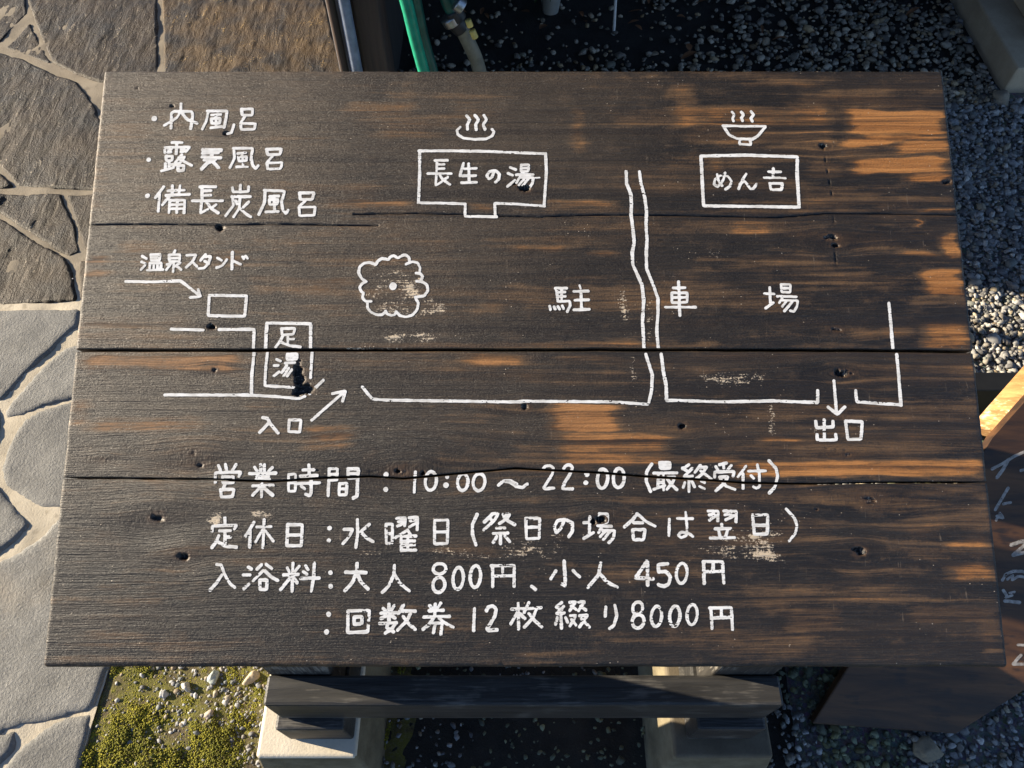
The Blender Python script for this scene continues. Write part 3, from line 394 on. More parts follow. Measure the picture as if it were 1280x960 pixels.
# ------------------------------------------------------------------ the signboard
BU = Vector((0, .92186, .38752)); BN = Vector((0, -.38752, .92186))       # up the board, out of its face
BO = Vector((-.4988, .8322, .8411))                                      # top left corner of the painted face
BM = Matrix(((1, BU.x, BN.x, BO.x), (0, BU.y, BN.y, BO.y), (0, BU.z, BN.z, BO.z), (0, 0, 0, 1)))
BW, BH, BT = 1026.0, 695.0, 34.0                                         # mm
sign = thing('wooden_sign', 'low table-like sign of dark planks with white hand-painted map, hours and fees', 'sign', (.02, .42, 0))
def put_board(o):
    put(o, sign); o.matrix_basis = BM; return o
def seam(pts):
    p = np.array(pts); return lambda u: np.interp(u, p[:, 0], p[:, 1])+.8*(fbm(u*.02, u*0, 31, 3)-.5)
seam_a, seam_b = seam(SEAM_A), seam(SEAM_B)
def rect_mask(u, v, lst, fu, fv, add=False):
    out = np.zeros_like(u)
    for i, (a, b, c, d, s) in enumerate(lst):
        m = (u > a-fu*2) & (u < c+fu*2) & (v > b-fv*2) & (v < d+fv*2)
        if not m.any(): continue
        uu, vv = u[m], v[m]
        wu = fu*min(1, .35+(c-a)/120)
        du = np.clip(np.minimum(uu-a, c-uu)/wu*.5+.5, 0, 1); dv = np.clip(np.minimum(vv-b, d-vv)/fv*.5+.5, 0, 1)
        f = du*du*(3-2*du)*dv*dv*(3-2*dv)*s
        out[m] = out[m]+f if add else np.maximum(out[m], f)
    return out
def seg_dist(u, v, pts):
    best = np.full(u.shape, 1e9)
    for (x0, y0), (x1, y1) in zip(pts, pts[1:]):
        dx, dy = x1-x0, y1-y0; L = dx*dx+dy*dy or 1e-9
        t = np.clip(((u-x0)*dx+(v-y0)*dy)/L, 0, 1); best = np.minimum(best, np.hypot(u-x0-t*dx, v-y0-t*dy))
    return best
def board_fields(u, v):
    wu = u+20*(fbm(u*.010, v*.22, 41, 4, .6)-.5); wv = v+9*(fbm(u*.022, v*.05, 45)-.5)
    wear = rect_mask(wu, wv, WEAR, 20, 4)
    edge = np.minimum(np.minimum(u, BW-u), np.minimum(v, BH-v))
    wear = np.maximum(wear, .26*np.clip((fbm(u*.009, v*.045, 51)-.42)*4, 0, 1)+.08*np.clip((u-550)/250, 0, 1))
    cream = rect_mask(u+7*(fbm(u*.03, v*.12, 41)-.5), v+5*(fbm(u*.02, v*.08, 45)-.5), CREAM, 30, 11)
    cream = np.maximum(cream, np.clip(1-np.abs(u)/1.6, 0, 1)*.62)
    cream = np.maximum(cream, np.clip(1-v/2.0, 0, 1)*.33)
    fade = np.clip(rect_mask(u, v, FADE, 130, 60), 0, 1)
    knot = np.zeros_like(u)
    for (a, b, ru, rv, s) in KNOT:
        m = (np.abs(u-a) < ru*3) & (np.abs(v-b) < rv*3)
        if not m.any(): continue
        uu, vv = u[m]-a, v[m]-b; d = np.hypot(uu/(ru*.85), vv/(rv*.85))+1.3*(fbm(uu*.14+a, vv*.30+b, 61)-.5)
        knot[m] = np.maximum(knot[m], np.clip(1.25-.75*d, 0, 1.2)*s)
    crack = np.full(u.shape, 9.0)
    for i, p in enumerate(CRACK):
        q = np.array(p); m = (u > q[:, 0].min()-9) & (u < q[:, 0].max()+9) & (v > q[:, 1].min()-9) & (v < q[:, 1].max()+9)
        if not m.any(): continue
        thin = (.28, -.45)[i < 2]
        crack[m] = np.minimum(crack[m], seg_dist(u[m]+.0, v[m]+1.6*(fbm(u[m]*.03, u[m]*0, 70+i)-.5), p)+thin+.5*fbm(u[m]*.05, v[m]*.05, 77))
    flow = v.copy()
    for (a, b, ru, rv, s) in KNOT:
        if .5 < s < 1.12: flow = flow-.62*(v-b)*np.exp(-((u-a)/(ru*3.2))**2-((v-b)/(rv*2.6))**2)
    flow = flow+9*(fbm(u*.0035, v*.010, 151, 3)-.5)
    return wear, cream, fade, knot, crack, flow
def plank(lo, hi, r_lo, r_hi):
    ed = np.array([0, .4, 1.0, 1.8, 2.8, 4.2])
    us = np.concatenate([ed, np.arange(5.6, BW-5.5, 1.4), BW-ed[::-1]])
    n = int((np.mean(hi(us))-np.mean(lo(us)))/1.3)
    tt = np.linspace(0, 1, n)
    L = lo(us)[None, :]; Hh = hi(us)[None, :]; span = Hh-L
    inner = np.linspace(5.4, 1, n)[:, None]*0
    V = np.concatenate([L+ed[:, None], L+5.4+(span-10.8)*tt[:, None], Hh-ed[::-1][:, None]], 0)
    U = np.broadcast_to(us[None, :], V.shape).copy()
    # uneven saw-cut ends and chipped arrises
    end = 1.1*(fbm(V*.03, V*0+3, 81, 3)-.5)
    dU = np.minimum(U, BW-U); dLo = V-L; dHi = Hh-V
    nz = .6*fbm(U*.09, V*.09, 84, 3)
    Z = np.zeros_like(V)
    for d, r in ((dU, 3.6), (dLo, r_lo), (dHi, r_hi)):
        rr = r*(.7+nz); q = np.clip((rr-d)/rr, 0, 1); Z -= rr*(1-np.sqrt(np.clip(1-q*q, 0, 1)))
    wear, cream, fade, knot, crack, flow = board_fields(U, V); bid = np.full(U.shape, float(V.mean()))
    Z -= np.clip((knot-.62)*14, 0, 5)+2.6*np.clip(1-crack/.9, 0, 1)
    Z += .35*(fbm(U*.008, V*.05, 88, 3)-.5)
    X = U+np.where(U < 4.3, end, 0)*np.clip(1-U/4.2, 0, 1)
    ny, nx = V.shape; N = ny*nx
    top = np.stack([X, -V, Z], -1).reshape(-1, 3)
    ring = np.concatenate([np.arange(nx), np.arange(1, ny)*nx+nx-1, (ny-1)*nx+np.arange(nx-2, -1, -1), np.arange(ny-2, 0, -1)*nx])
    b1 = top[ring].copy(); b1[:, 2] -= 6; b2 = top[ring].copy(); b2[:, 2] = -BT
    g = np.arange(N).reshape(ny, nx)
    quads = np.stack([g[:-1, :-1], g[1:, :-1], g[1:, 1:], g[:-1, 1:]], -1).reshape(-1, 4)
    k = len(ring); a = np.arange(k); nxt = (a+1) % k
    s1 = np.stack([ring, ring[nxt], N+nxt, N+a], 1); s2 = np.stack([N+a, N+nxt, N+k+nxt, N+k+a], 1)
    loops = np.concatenate([quads.ravel(), s1.ravel(), s2.ravel(), N+k+a[::-1]])
    nq = len(quads)+2*k; st = np.concatenate([np.arange(nq)*4, [nq*4]])
    ex = lambda f, sc=1: np.concatenate([f.ravel(), f.ravel()[ring]*sc, f.ravel()[ring]*sc])
    me = from_arrays('plank', np.concatenate([top, b1, b2])/1000, loops, st, None, True,
                     dict(wear=ex(wear), cream=ex(cream, .7), fade=ex(fade), knot=ex(knot), crack=ex(crack), flow=ex(-flow/1000), board=ex(bid/37)))
    put_board(obj('plank', me, M['board']))
zero = lambda u: u*0-.5*(fbm(u*.03, u*0, 91, 3)-.5)
plank(zero, lambda u: seam_a(u)-1.5, 2.2, 1.6)
plank(lambda u: seam_a(u)+1.5, lambda u: seam_b(u)-.9, 1.6, 1.2)
plank(lambda u: seam_b(u)+.9, lambda u: BH+1.2*(fbm(u*.03, u*0, 93, 3)-.5), 1.2, 6.0)

# hand-painted lettering and map: raised strokes of paint on the face, worn along the grain
HOLES = [(a, b, ru, rv) for (a, b, ru, rv, s) in KNOT if s >= .95 and ru > 4]
def paint_strokes(name, data, place, mat, parent_fn, step=.55, wear=0.0, lift=.25, holes=(), seams=True):
    st = []
    for tok in data.split():
        w, p = tok.split(':'); q = [float(x)/10 for x in p.split(',')]
        st.append((int(w)/10, list(zip(q[0::2], q[1::2]))))
    allp = np.array([p for w, s in st for p in s]); pad = 6
    x0, y0 = allp.min(0)-pad; x1, y1 = allp.max(0)+pad
    nx, ny = int((x1-x0)/step)+2, int((y1-y0)/step)+2
    F = np.full((ny, nx), 50.0)
    rg = np.random.default_rng(len(data))
    for w, s in st:
        if len(s) > 1 and len(s) < 60:                                    # round off the joints of a stroke
            P = [np.array(p) for p in s]; out = [P[0]]
            for i in range(1, len(P)-1):
                a, b, c = P[i-1], P[i], P[i+1]; la, lc = np.linalg.norm(a-b), np.linalg.norm(c-b); r = min(1.6, la*.3, lc*.3)
                if la < 1e-6 or lc < 1e-6: continue
                out += [b+(a-b)/la*r, b*.6+.2*(b+(a-b)/la*r)+.2*(b+(c-b)/lc*r), b+(c-b)/lc*r]
            s = [tuple(p) for p in out+[P[-1]]]
        ww = w*rg.uniform(.93, 1.07); pts = s if len(s) > 1 else [s[0], (s[0][0]+.01, s[0][1])]
        a = np.array(pts); m = ww+3
        i0, i1 = max(0, int((a[:, 0].min()-m-x0)/step)), min(nx, int((a[:, 0].max()+m-x0)/step)+2)
        j0, j1 = max(0, int((a[:, 1].min()-m-y0)/step)), min(ny, int((a[:, 1].max()+m-y0)/step)+2)
        gx, gy = np.meshgrid(x0+np.arange(i0, i1)*step, y0+np.arange(j0, j1)*step)
        F[j0:j1, i0:i1] = np.minimum(F[j0:j1, i0:i1], seg_dist(gx, gy, pts)-ww/2)
    gx, gy = np.meshgrid(x0+np.arange(nx)*step, y0+np.arange(ny)*step)
    F += .95*(fbm(gx*.10, gy*.12, 11, 4, .6)-.5)+.45*(vnoise(gx*.35, gy*1.1, 15)-.5)
    streak = fbm(gx*.10, gy*.95, 21, 3)*.62+fbm(gx*.6, gy*.9, 25, 2)*.38
    F = np.maximum(F, (streak-(.80-wear))*9)
    F = np.where((gy > 0), F, F)
    for (a, b, ru, rv) in holes:
        d = (np.hypot((gx-a)/ru, (gy-b)/rv)-.80+.7*(fbm(gx*.16, gy*.22, 61)-.5))*min(ru, rv)
        F = np.maximum(F, -d)
    if seams:
        F = np.maximum(F, 2.2-np.abs(gy-seam_a(gx)-0)); F = np.maximum(F, 1.5-np.abs(gy-seam_b(gx)))
    F[0] = F[-1] = 9; F[:, 0] = F[:, -1] = 9
    pts, polys = march(F)
    polys = [p[::-1] for p in polys]
    loops, s_, t_ = flat_polys(polys)
    X = x0+pts[:, 0]*step; Y = y0+pts[:, 1]*step
    Zl = .35*(fbm(X*.008, Y*.05, 88, 3)-.5) if seams else X*0
    v = np.stack([X, -Y, Zl+lift], 1)/1000
    return parent_fn(obj(name, from_arrays(name, v, loops, s_, t_, False), mat))
WORN = dict(opening_hours_lettering=.10, opening_times_lettering=.10, last_entry_lettering=.09, closing_day_lettering=.125, weekday_lettering=.125, holiday_note_lettering=.125, bathing_fee_lettering=.135, adult_fee_lettering=.135, child_fee_lettering=.135, parking_lettering=.07, coupon_ticket_lettering=.135, noodle_shop_name_lettering=.12,
            noodle_bowl_symbol=.08, river_line=.10, road_line=.11, exit_road_line=.11, exit_lettering=.11, foot_bath_outline=.12, bathhouse_outline=.10)
for nm, dat in LETTERS.items():
    nm = nm.split('.')[0]
    paint_strokes(nm, dat, None, M['paint'], put_board, wear=WORN.get(nm, .07), holes=HOLES)

# the stand: two footings, foot blocks, posts, battens and the rail between them
def stand_side(x0):
    put(obj('foot_block', box_mesh('foot_block', x0, x0+.10, .185, .72, .131, .219, bevel=.004), M['black_timber']), sign)
    for ya, yb in ((.2405, .318), (.62, .70)):
        bm = bmesh.new(); xa, xb = x0+.008, x0+.094
        zt = lambda y: BO.z+(y-BO.y)*BU.z/BU.y-BT/1000/BU.y-.022
        v = [bm.verts.new(p) for p in ((xa, ya, .2195), (xb, ya, .2195), (xb, yb, .2195), (xa, yb, .2195), (xa, ya, zt(ya)), (xb, ya, zt(ya)), (xb, yb, zt(yb)), (xa, yb, zt(yb)))]
        for f in ((0, 3, 2, 1), (4, 5, 6, 7), (0, 1, 5, 4), (1, 2, 6, 5), (2, 3, 7, 6), (3, 0, 4, 7)): bm.faces.new([v[i] for i in f])
        bmesh.ops.bevel(bm, geom=bm.edges[:], offset=.003, segments=2, affect='EDGES', profile=.5)
        put(obj('leg', bm_mesh('leg', bm), M['black_post']), sign)
    me = box_mesh('batten', .0, .07, -.66, -.05, -BT/1000-.021, -BT/1000-.0005, bevel=.003)
    o = put_board(obj('batten', me, M['black_timber'])); o.matrix_basis = BM @ Matrix.Translation((x0+.015-BO.x, 0, 0))
stand_side(-.343); stand_side(.268)
put(obj('rail', box_mesh('rail', -.336, .367, .200, .2395, .2205, .318, bevel=.004), M['black_timber']), sign)
put(obj('rail', box_mesh('rail', -.330, .360, .7005, .735, .2205, .318, bevel=.004), M['black_timber']), sign)

# ------------------------------------------------------------------ ground
def ray_z(px, py, z):
    dx = (px-640)/960; dy = (480-py)/960; c, s = math.cos(PITCH), math.sin(PITCH)
    d = Vector((dx, c+dy*s, -s+dy*c)); return Vector((0, 0, CAM_H))+d*((z-CAM_H)/d.z)
def ray_y(px, py, y):
    dx = (px-640)/960; dy = (480-py)/960; c, s = math.cos(PITCH), math.sin(PITCH)
    d = Vector((dx, c+dy*s, -s+dy*c)); return Vector((0, 0, CAM_H))+d*(y/d.y)
def ground_sheet():
    bm = bmesh.new(); s = 60
    for p in ((-s, -s), (s, -s), (s, s), (-s, s)): bm.verts.new((p[0], p[1], -.022))
    bm.faces.new(bm.verts); return bm_mesh('ground', bm)
tag(obj('ground', ground_sheet(), M['soil']), kind='structure')

LIGHT_SLABS = [[(-60, 392), (0, 388), (98, 386), (96, 405), (81, 418), (62, 437), (34, 461), (3, 497), (-60, 510)],
    [(7, 513), (14, 502), (52, 461), (84, 434), (101, 430), (180, 420), (190, 470), (110, 491), (58, 504), (31, 516), (9, 520)],
    [(31, 523), (52, 513), (93, 502), (190, 482), (180, 640), (110, 632), (76, 632), (52, 631), (26, 619), (7, 606), (2, 585), (10, 557)],
    [(-60, 600), (-5, 607), (21, 640), (34, 657), (17, 675), (-2, 687), (-60, 720)],
    [(180, 655), (110, 650), (72, 648), (48, 675), (17, 695), (-60, 728), (-60, 935), (0, 914), (24, 905), (69, 896), (107, 886), (115, 882), (134, 836), (175, 740)],
    [(-60, 950), (-2, 921), (15, 918), (14, 936), (-1, 953), (-60, 1010)],
    [(5, 962), (21, 941), (52, 915), (79, 900), (112, 893), (96, 965), (60, 1080), (-60, 1080), (-60, 1025)],
    [(-60, 525), (-6, 508), (-1, 535), (-12, 575), (-60, 590)],
    [(108, 388), (330, 388), (320, 440), (215, 470), (200, 415), (103, 418)], [(205, 485), (320, 455), (300, 640), (192, 645)],
    [(-75, 385), (-420, 385), (-430, 560), (-75, 512)], [(-75, 530), (-440, 580), (-440, 760), (-75, 722)], [(-75, 738), (-440, 775), (-450, 1020), (-75, 945)],
    [(340, 388), (470, 388), (440, 640), (312, 640)], [(190, 655), (300, 652), (270, 745), (183, 742)], [(-75, 965), (-460, 1040), (-460, 1400), (40, 1400), (55, 1095), (-75, 1095)]]
DARK_SLABS = [([(-70, -40), (29, -60), (30, 0), (32, 15), (0, 50), (-70, 70)], .1), ([(36, 30), (50, 58), (60, 76), (28, 66), (9, 58)], .0),
    ([(36, -60), (36, 0), (47, 30), (56, 54), (67, 76), (95, 91), (125, 101), (196, 104), (194, 0), (186, -60)], .15),
    ([(206, -60), (204, 0), (207, 60), (208, 240), (420, 240), (445, 150), (426, 90), (404, 0), (392, -60)], 1.0),
    ([(-70, 75), (0, 66), (25, 73), (66, 93), (93, 102), (108, 120), (122, 145), (140, 190), (190, 232), (113, 235), (24, 231), (0, 205), (-70, 160)], .05),
    ([(-70, 172), (0, 218), (14, 232), (-70, 236)], .3), ([(-70, 244), (0, 243), (74, 243), (91, 283), (97, 314), (87, 318), (78, 314), (40, 290), (0, 264), (-70, 240)], .05),
    ([(-70, 250), (0, 274), (30, 294), (78, 322), (88, 340), (92, 373), (0, 378), (-70, 380)], .1), ([(84, 244), (190, 243), (210, 310), (110, 318), (101, 290)], .05),
    ([(100, 326), (210, 318), (225, 372), (102, 373)], .1), ([(135, 108), (200, 112), (202, 225), (150, 190)], .2), ([(218, 248), (430, 248), (430, 372), (236, 372)], .5),
    ([(-80, -60), (-80, 68), (-330, 20), (-330, -70)], .2), ([(-80, 78), (-80, 230), (-360, 230), (-340, 30)], .1), ([(-80, 244), (-80, 378), (-400, 378), (-370, 240)], .1),
    ([(40, -68), (392, -68), (380, -200), (30, -200)], .4), ([(28, -70), (-330, -80), (-300, -220), (20, -205)], .2)]
def slab(poly, step, dark, tone, bev):
    P = np.array([tuple(ray_z(x, y, 0))[:2] for x, y in poly])
    x0, y0 = P.min(0)-.03; x1, y1 = P.max(0)+.03
    nx, ny = int((x1-x0)/step)+2, int((y1-y0)/step)+2
    gx, gy = np.meshgrid(x0+np.arange(nx)*step, y0+np.arange(ny)*step)
    ring = [tuple(p) for p in P]+[tuple(P[0])]
    d = seg_dist(gx, gy, ring); ins = np.zeros(gx.shape, bool)
    for (ax, ay), (bx, by) in zip(ring, ring[1:]):
        c = (ay > gy) != (by > gy)
        with np.errstate(divide='ignore', invalid='ignore'): xi = ax+(gy-ay)*(bx-ax)/(by-ay)
        ins ^= c & (gx < xi)
    F = np.where(ins, -d, d)+(.006 if dark else .010)*(fbm(gx*24, gy*24, 5, 5, .6)-.5)-(.0065 if dark else .0035)
    F[0] = F[-1] = 1; F[:, 0] = F[:, -1] = 1
    pts, polys = march(F); X = x0+pts[:, 0]*step; Y = y0+pts[:, 1]*step
    ii = np.clip(pts[:, 0].round().astype(int), 0, nx-1); jj = np.clip(pts[:, 1].round().astype(int), 0, ny-1)
    e = np.clip(-F[jj, ii], 0, None); edge = (np.abs(pts-pts.round()).max(1) > 1e-6); e[edge] = 0
    if dark:
        z = .013*(fbm(X*14, Y*6, 6, 5, .5)-.5)+.0045*(fbm(X*70, Y*22, 12, 3, .55)-.5)
    else:
        z = .006*(fbm(X*9, Y*9, 6, 4)-.5)+.0022*(fbm(X*60, Y*60, 9, 3)-.5)
    z -= bev*np.clip(1-e/bev, 0, 1)**2
    n = len(pts); tn = np.full(n, tone)
    bot = np.nonzero(edge)[0]
    V = np.stack([X, Y, z], 1)
    loops, s_, t_ = flat_polys(polys)
    # skirt round the outline
    eds = {}
    for p in polys:
        if len(p) == 4 and not edge[p].any(): continue
        for a, b in zip(p, p[1:]+p[:1]):
            if (b, a) in eds: del eds[(b, a)]
            else: eds[(a, b)] = 1
    mp = {}; ext = []
    sk = []
    for a, b in eds:
        if not (edge[a] and edge[b]): continue
        for q in (a, b):
            if q not in mp: mp[q] = n+len(ext); ext.append((X[q], Y[q], -.02))
        sk.append([b, a, mp[a], mp[b]])
    if ext: V = np.concatenate([V, np.array(ext)]); tn = np.concatenate([tn, np.full(len(ext), tone)])
    return V, polys+sk, tn
def join_parts(parts):
    vs_, ps, at, off = [], [], [], 0
    for V, p, tn in parts:
        vs_.append(V); at.append(tn); ps += [[i+off for i in q] for q in p]; off += len(V)
    l, s, t = flat_polys(ps); return np.concatenate(vs_), l, s, t, np.concatenate(at)
V, l, s, t, a = join_parts([slab(p, .009, False, random.choice((0, .1, .2, .35)), .006) for p in LIGHT_SLABS])
tag(obj('flagstone_path', from_arrays('flagstone_path', V, l, s, t, True, dict(tone=a)), M['slab_light']), kind='structure')
V, l, s, t, a = join_parts([slab(p, .0045, True, tn, .008) for p, tn in DARK_SLABS])
tag(obj('stone_terrace', from_arrays('stone_terrace', V, l, s, t, True, dict(tone=a)), M['slab_dark']), kind='structure')
def mortar():
    edge = [(-430, -210), (380, -215), (404, 0), (426, 90), (450, 240), (470, 300), (440, 640), (185, 760), (134, 836), (95, 965), (40, 1400), (-470, 1400), (-450, 900), (-430, 400)]
    P = np.array([tuple(ray_z(x, y, 0))[:2] for x, y in edge]); step = .012
    x0, y0 = P.min(0)-.03; x1, y1 = P.max(0)+.03; nx, ny = int((x1-x0)/step)+2, int((y1-y0)/step)+2
    gx, gy = np.meshgrid(x0+np.arange(nx)*step, y0+np.arange(ny)*step); ring = [tuple(p) for p in P]+[tuple(P[0])]
    d = seg_dist(gx, gy, ring); ins = np.zeros(gx.shape, bool)
    for (ax, ay), (bx, by) in zip(ring, ring[1:]):
        c = (ay > gy) != (by > gy)
        with np.errstate(divide='ignore', invalid='ignore'): xi = ax+(gy-ay)*(bx-ax)/(by-ay)
        ins ^= c & (gx < xi)
    F = np.where(ins, -d, d)+.006*(fbm(gx*30, gy*30, 5, 3)-.5)
    F[0] = F[-1] = 1; F[:, 0] = F[:, -1] = 1
    pts, polys = march(F); X = x0+pts[:, 0]*step; Y = y0+pts[:, 1]*step
    z = -.0045+.006*(fbm(X*22, Y*22, 16, 4)-.5)
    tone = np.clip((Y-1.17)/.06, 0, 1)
    l, s, t = flat_polys(polys)
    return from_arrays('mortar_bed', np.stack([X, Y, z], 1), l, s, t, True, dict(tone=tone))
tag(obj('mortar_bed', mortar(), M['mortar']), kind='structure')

def stone_shapes(k, sub, seed):
    bm = bmesh.new(); bmesh.ops.create_icosphere(bm, subdivisions=sub, radius=1)
    v = np.array([q.co[:] for q in bm.verts]); f = np.array([[q.index for q in p.verts] for p in bm.faces]); bm.free()
    rg = np.random.default_rng(seed); out = []
    for _ in range(k):
        ax = np.array([1, rg.uniform(.62, .95), rg.uniform(.42, .75)])
        w = v*(1+.16*np.sin(v@rg.normal(size=3)*2.2+rg.uniform(0, 6))[:, None]+.10*np.sin(v@rg.normal(size=3)*4+rg.uniform(0, 6))[:, None]+rg.normal(size=(len(v), 1))*.06)
        for _q in range(3):
            pn = rg.normal(size=3); pn /= np.linalg.norm(pn); dd = w@pn-rg.uniform(.55, .8); w = w-np.clip(dd, 0, None)[:, None]*pn
        out.append(w*ax)
    return out, f
def scatter(name, P, rad, tint, mat, sub=2, k=9, seed=3, flat=1.0, sink=.42):
    shp, f = stone_shapes(k, sub, seed); rg = np.random.default_rng(seed); n = len(P); nv = len(shp[0])
    kind = rg.integers(0, k, n); base = np.array(shp)[kind]
    a = rg.uniform(0, 2*np.pi, n); tx = rg.normal(0, .35, n); c, s = np.cos(a), np.sin(a); ct, st = np.cos(tx), np.sin(tx)
    x, y, z = base[..., 0], base[..., 1], base[..., 2]*flat
    y, z = y*ct[:, None]-z*st[:, None], y*st[:, None]+z*ct[:, None]
    x, y = x*c[:, None]-y*s[:, None], x*s[:, None]+y*c[:, None]
    V = np.stack([x, y, z], -1)*rad[:, None, None]+P[:, None, :]; V[..., 2] += (rad*(.5-sink)*flat)[:, None]
    F = (f[None]+(np.arange(n)*nv)[:, None, None]).reshape(-1)
    nf = n*len(f); col = np.repeat(np.concatenate([tint, np.ones((n, 1))], 1), nv, 0)
    return from_arrays(name, V.reshape(-1, 3), F, np.arange(nf)*3, None, True, dict(tint=col))
def tints(n, rg, warm=.0):
    pal = np.array([(.20, .20, .20), (.30, .30, .30), (.13, .13, .135), (.40, .385, .36), (.24, .22, .19), (.33, .28, .20), (.17, .18, .17), (.46, .45, .43), (.22, .17, .11)])
    w = np.array([3, 3, 2.5, 1.6, 2, 1.0+warm, 2, .9, .5+warm]); c = pal[rg.choice(len(pal), n, p=w/w.sum())]
    return c*rg.uniform(.75, 1.2, (n, 1))
PIERS = ((-.412, -.222), (.226, .415))
def gravel_points(n, x0, x1, y0, y1, rg, lo, hi):
    P = np.stack([rg.uniform(x0, x1, n), rg.uniform(y0, y1, n), np.zeros(n)], 1); r = np.clip(np.exp(rg.normal(np.log(lo), .42, n)), lo*.5, hi)
    return P, r
rg = np.random.default_rng(21)
sets = [gravel_points(26000, .40, 2.3, .60, 3.1, rg, .0072, .019), gravel_points(26000, .40, 1.8, .60, 2.05, rg, .0046, .010), gravel_points(12000, -.34, .45, 1.2, 3.1, rg, .0068, .017),
        gravel_points(21000, -.26, 1.7, -.25, .62, rg, .0042, .012), gravel_points(4500, -.30, .45, .6, 1.25, rg, .007, .015), gravel_points(5000, -.1, 1.5, -.8, -.25, rg, .006, .014)]
P = np.concatenate([q[0] for q in sets]); r_ = np.concatenate([q[1] for q in sets])
keep = np.ones(len(P), bool)
for a, b in PIERS: keep &= ~((P[:, 0] > a) & (P[:, 0] < b) & (P[:, 1] > .13) & (P[:, 1] < .74))
keep &= ~((P[:, 0] > 1.435) & (P[:, 1] > 1.93))
far = (P[:, 1] > 1.98) & (P[:, 0] < 1.43); sparse = fbm(P[:, 0]*4, P[:, 1]*4, 141, 3)
keep &= ~(far & (rg.random(len(P)) > np.clip(.22+(P[:, 0]-.1)*.62+(sparse-.5)*1.2-(P[:, 1]-2.05)*.9, .05, .9)))
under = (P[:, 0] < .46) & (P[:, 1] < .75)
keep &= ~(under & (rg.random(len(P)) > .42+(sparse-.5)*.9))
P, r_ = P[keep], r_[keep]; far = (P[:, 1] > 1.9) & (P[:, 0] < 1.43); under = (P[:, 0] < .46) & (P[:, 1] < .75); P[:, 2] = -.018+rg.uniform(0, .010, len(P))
tn_ = tints(len(P), rg)
mossy = fbm(P[:, 0]*5, P[:, 1]*5, 33, 3); near = (P[:, 1] < .9) & (mossy > .55)
tn_[near] *= np.array([.62, .70, .45]); tn_[far] *= np.array([1.05, .90, .68]); tn_[under] *= .8; r_ = np.where(under, r_*.8, r_); tn_[(P[:, 0] > .46) & (P[:, 1] < 1.95)] *= np.array([.98, .96, .92])  # stones under the sign tinted darker to deepen its shade
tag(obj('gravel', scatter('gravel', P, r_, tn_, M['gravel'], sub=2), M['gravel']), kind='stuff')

def grit_bed():
    ys = np.arange(-.6, 2.06, .02); xs = np.arange(.44, 2.5, .02); X, Y = np.meshgrid(xs, ys); Z = -.0175+.006*(fbm(X*9, Y*9, 161, 3)-.5)
    e = np.minimum(np.minimum(X-.44, 2.06-Y), Y+.6); Z -= .012*np.clip(1-e/.08, 0, 1)
    g = np.arange(Y.size).reshape(Y.shape); q = np.stack([g[:-1, :-1], g[:-1, 1:], g[1:, 1:], g[1:, :-1]], -1).reshape(-1, 4)
    return from_arrays('grit_bed', np.stack([X, Y, Z], -1).reshape(-1, 3), q.ravel(), np.arange(len(q))*4, None, True)
tag(obj('gravel_ground', grit_bed(), M['grit']), kind='structure')
# moss strip beside the path
def moss_edge_x(y): return np.interp(y, [-.6, .0, .16, .32, .7], [-.90, -.775, -.742, -.712, -.645])
def bed_z(x, y): return -.0085+.010*(fbm(x*13+7, y*13, 131, 4)-.5)-.014*np.clip((x-moss_edge_x(y)-.40)/.12, 0, 1)
def moss_bed():
    ys = np.arange(-.6, .66, .008); ts = np.linspace(-.012, .56, 72); Y, T = np.meshgrid(ys, ts, indexing='ij'); X = moss_edge_x(Y)+T
    Z = bed_z(X, Y); g = np.arange(Y.size).reshape(Y.shape)
    q = np.stack([g[:-1, :-1], g[:-1, 1:], g[1:, 1:], g[1:, :-1]], -1).reshape(-1, 4)
    return from_arrays('moss_bed', np.stack([X, Y, Z], -1).reshape(-1, 3), q.ravel(), np.arange(len(q))*4, None, True)
tag(obj('mossy_soil', moss_bed(), M['moss_bed']), kind='structure')
n = 150000
my = rg.uniform(-.25, .62, n); mx = moss_edge_x(my)+rg.uniform(.0, .52, n)
dens = fbm(mx*14, my*14, 35, 4)*.75+.25*fbm(mx*60, my*60, 37, 2); k = dens > np.interp(mx, [-.75, -.5, -.36, -.26], [.28, .34, .42, .60])
mx, my, dens = mx[k], my[k], dens[k]
ok = np.ones(len(mx), bool)
for a, b in PIERS: ok &= ~((mx > a-.004) & (mx < b+.004) & (my > .135) & (my < .74))
mx, my, dens = mx[ok], my[ok], dens[ok]
hz = .020*np.clip((dens-.42)*4, 0, 1); g = fbm(mx*20, my*20, 39, 3)[:, None]; j = rg.uniform(.6, 1.25, (len(mx), 1))
tm = (np.array([.16, .155, .013])*(1-g)+np.array([.52, .44, .035])*g)*j
brown = rg.random(len(mx)) < .16; tm[brown] = np.array([.085, .058, .022])*j[brown]
MP = np.stack([mx, my, bed_z(mx, my)-.001+hz*.5*rg.uniform(.5, 1, len(mx))], 1)
tag(obj('moss', scatter('moss', MP, rg.uniform(.0008, .0022, len(mx)), tm, M['moss'], sub=1, k=6, seed=5, flat=1.3), M['moss']), kind='stuff')
n = 11000; y = rg.uniform(-.3, .6, n); x = moss_edge_x(y)+.01+.47*rg.beta(1.7, 1.1, n); ok = np.ones(n, bool)
for a, b in PIERS: ok &= ~((x > a) & (x < b) & (y > .13) & (y < .74))
x, y = x[ok], y[ok]; r2 = np.clip(np.exp(rg.normal(np.log(.0021), .55, len(x))), .0009, .006)
tag(obj('grit', scatter('grit', np.stack([x, y, bed_z(x, y)-.0005], 1), r2, tints(len(x), rg, 1.5), M['gravel'], sub=2, seed=9), M['gravel']), kind='stuff')

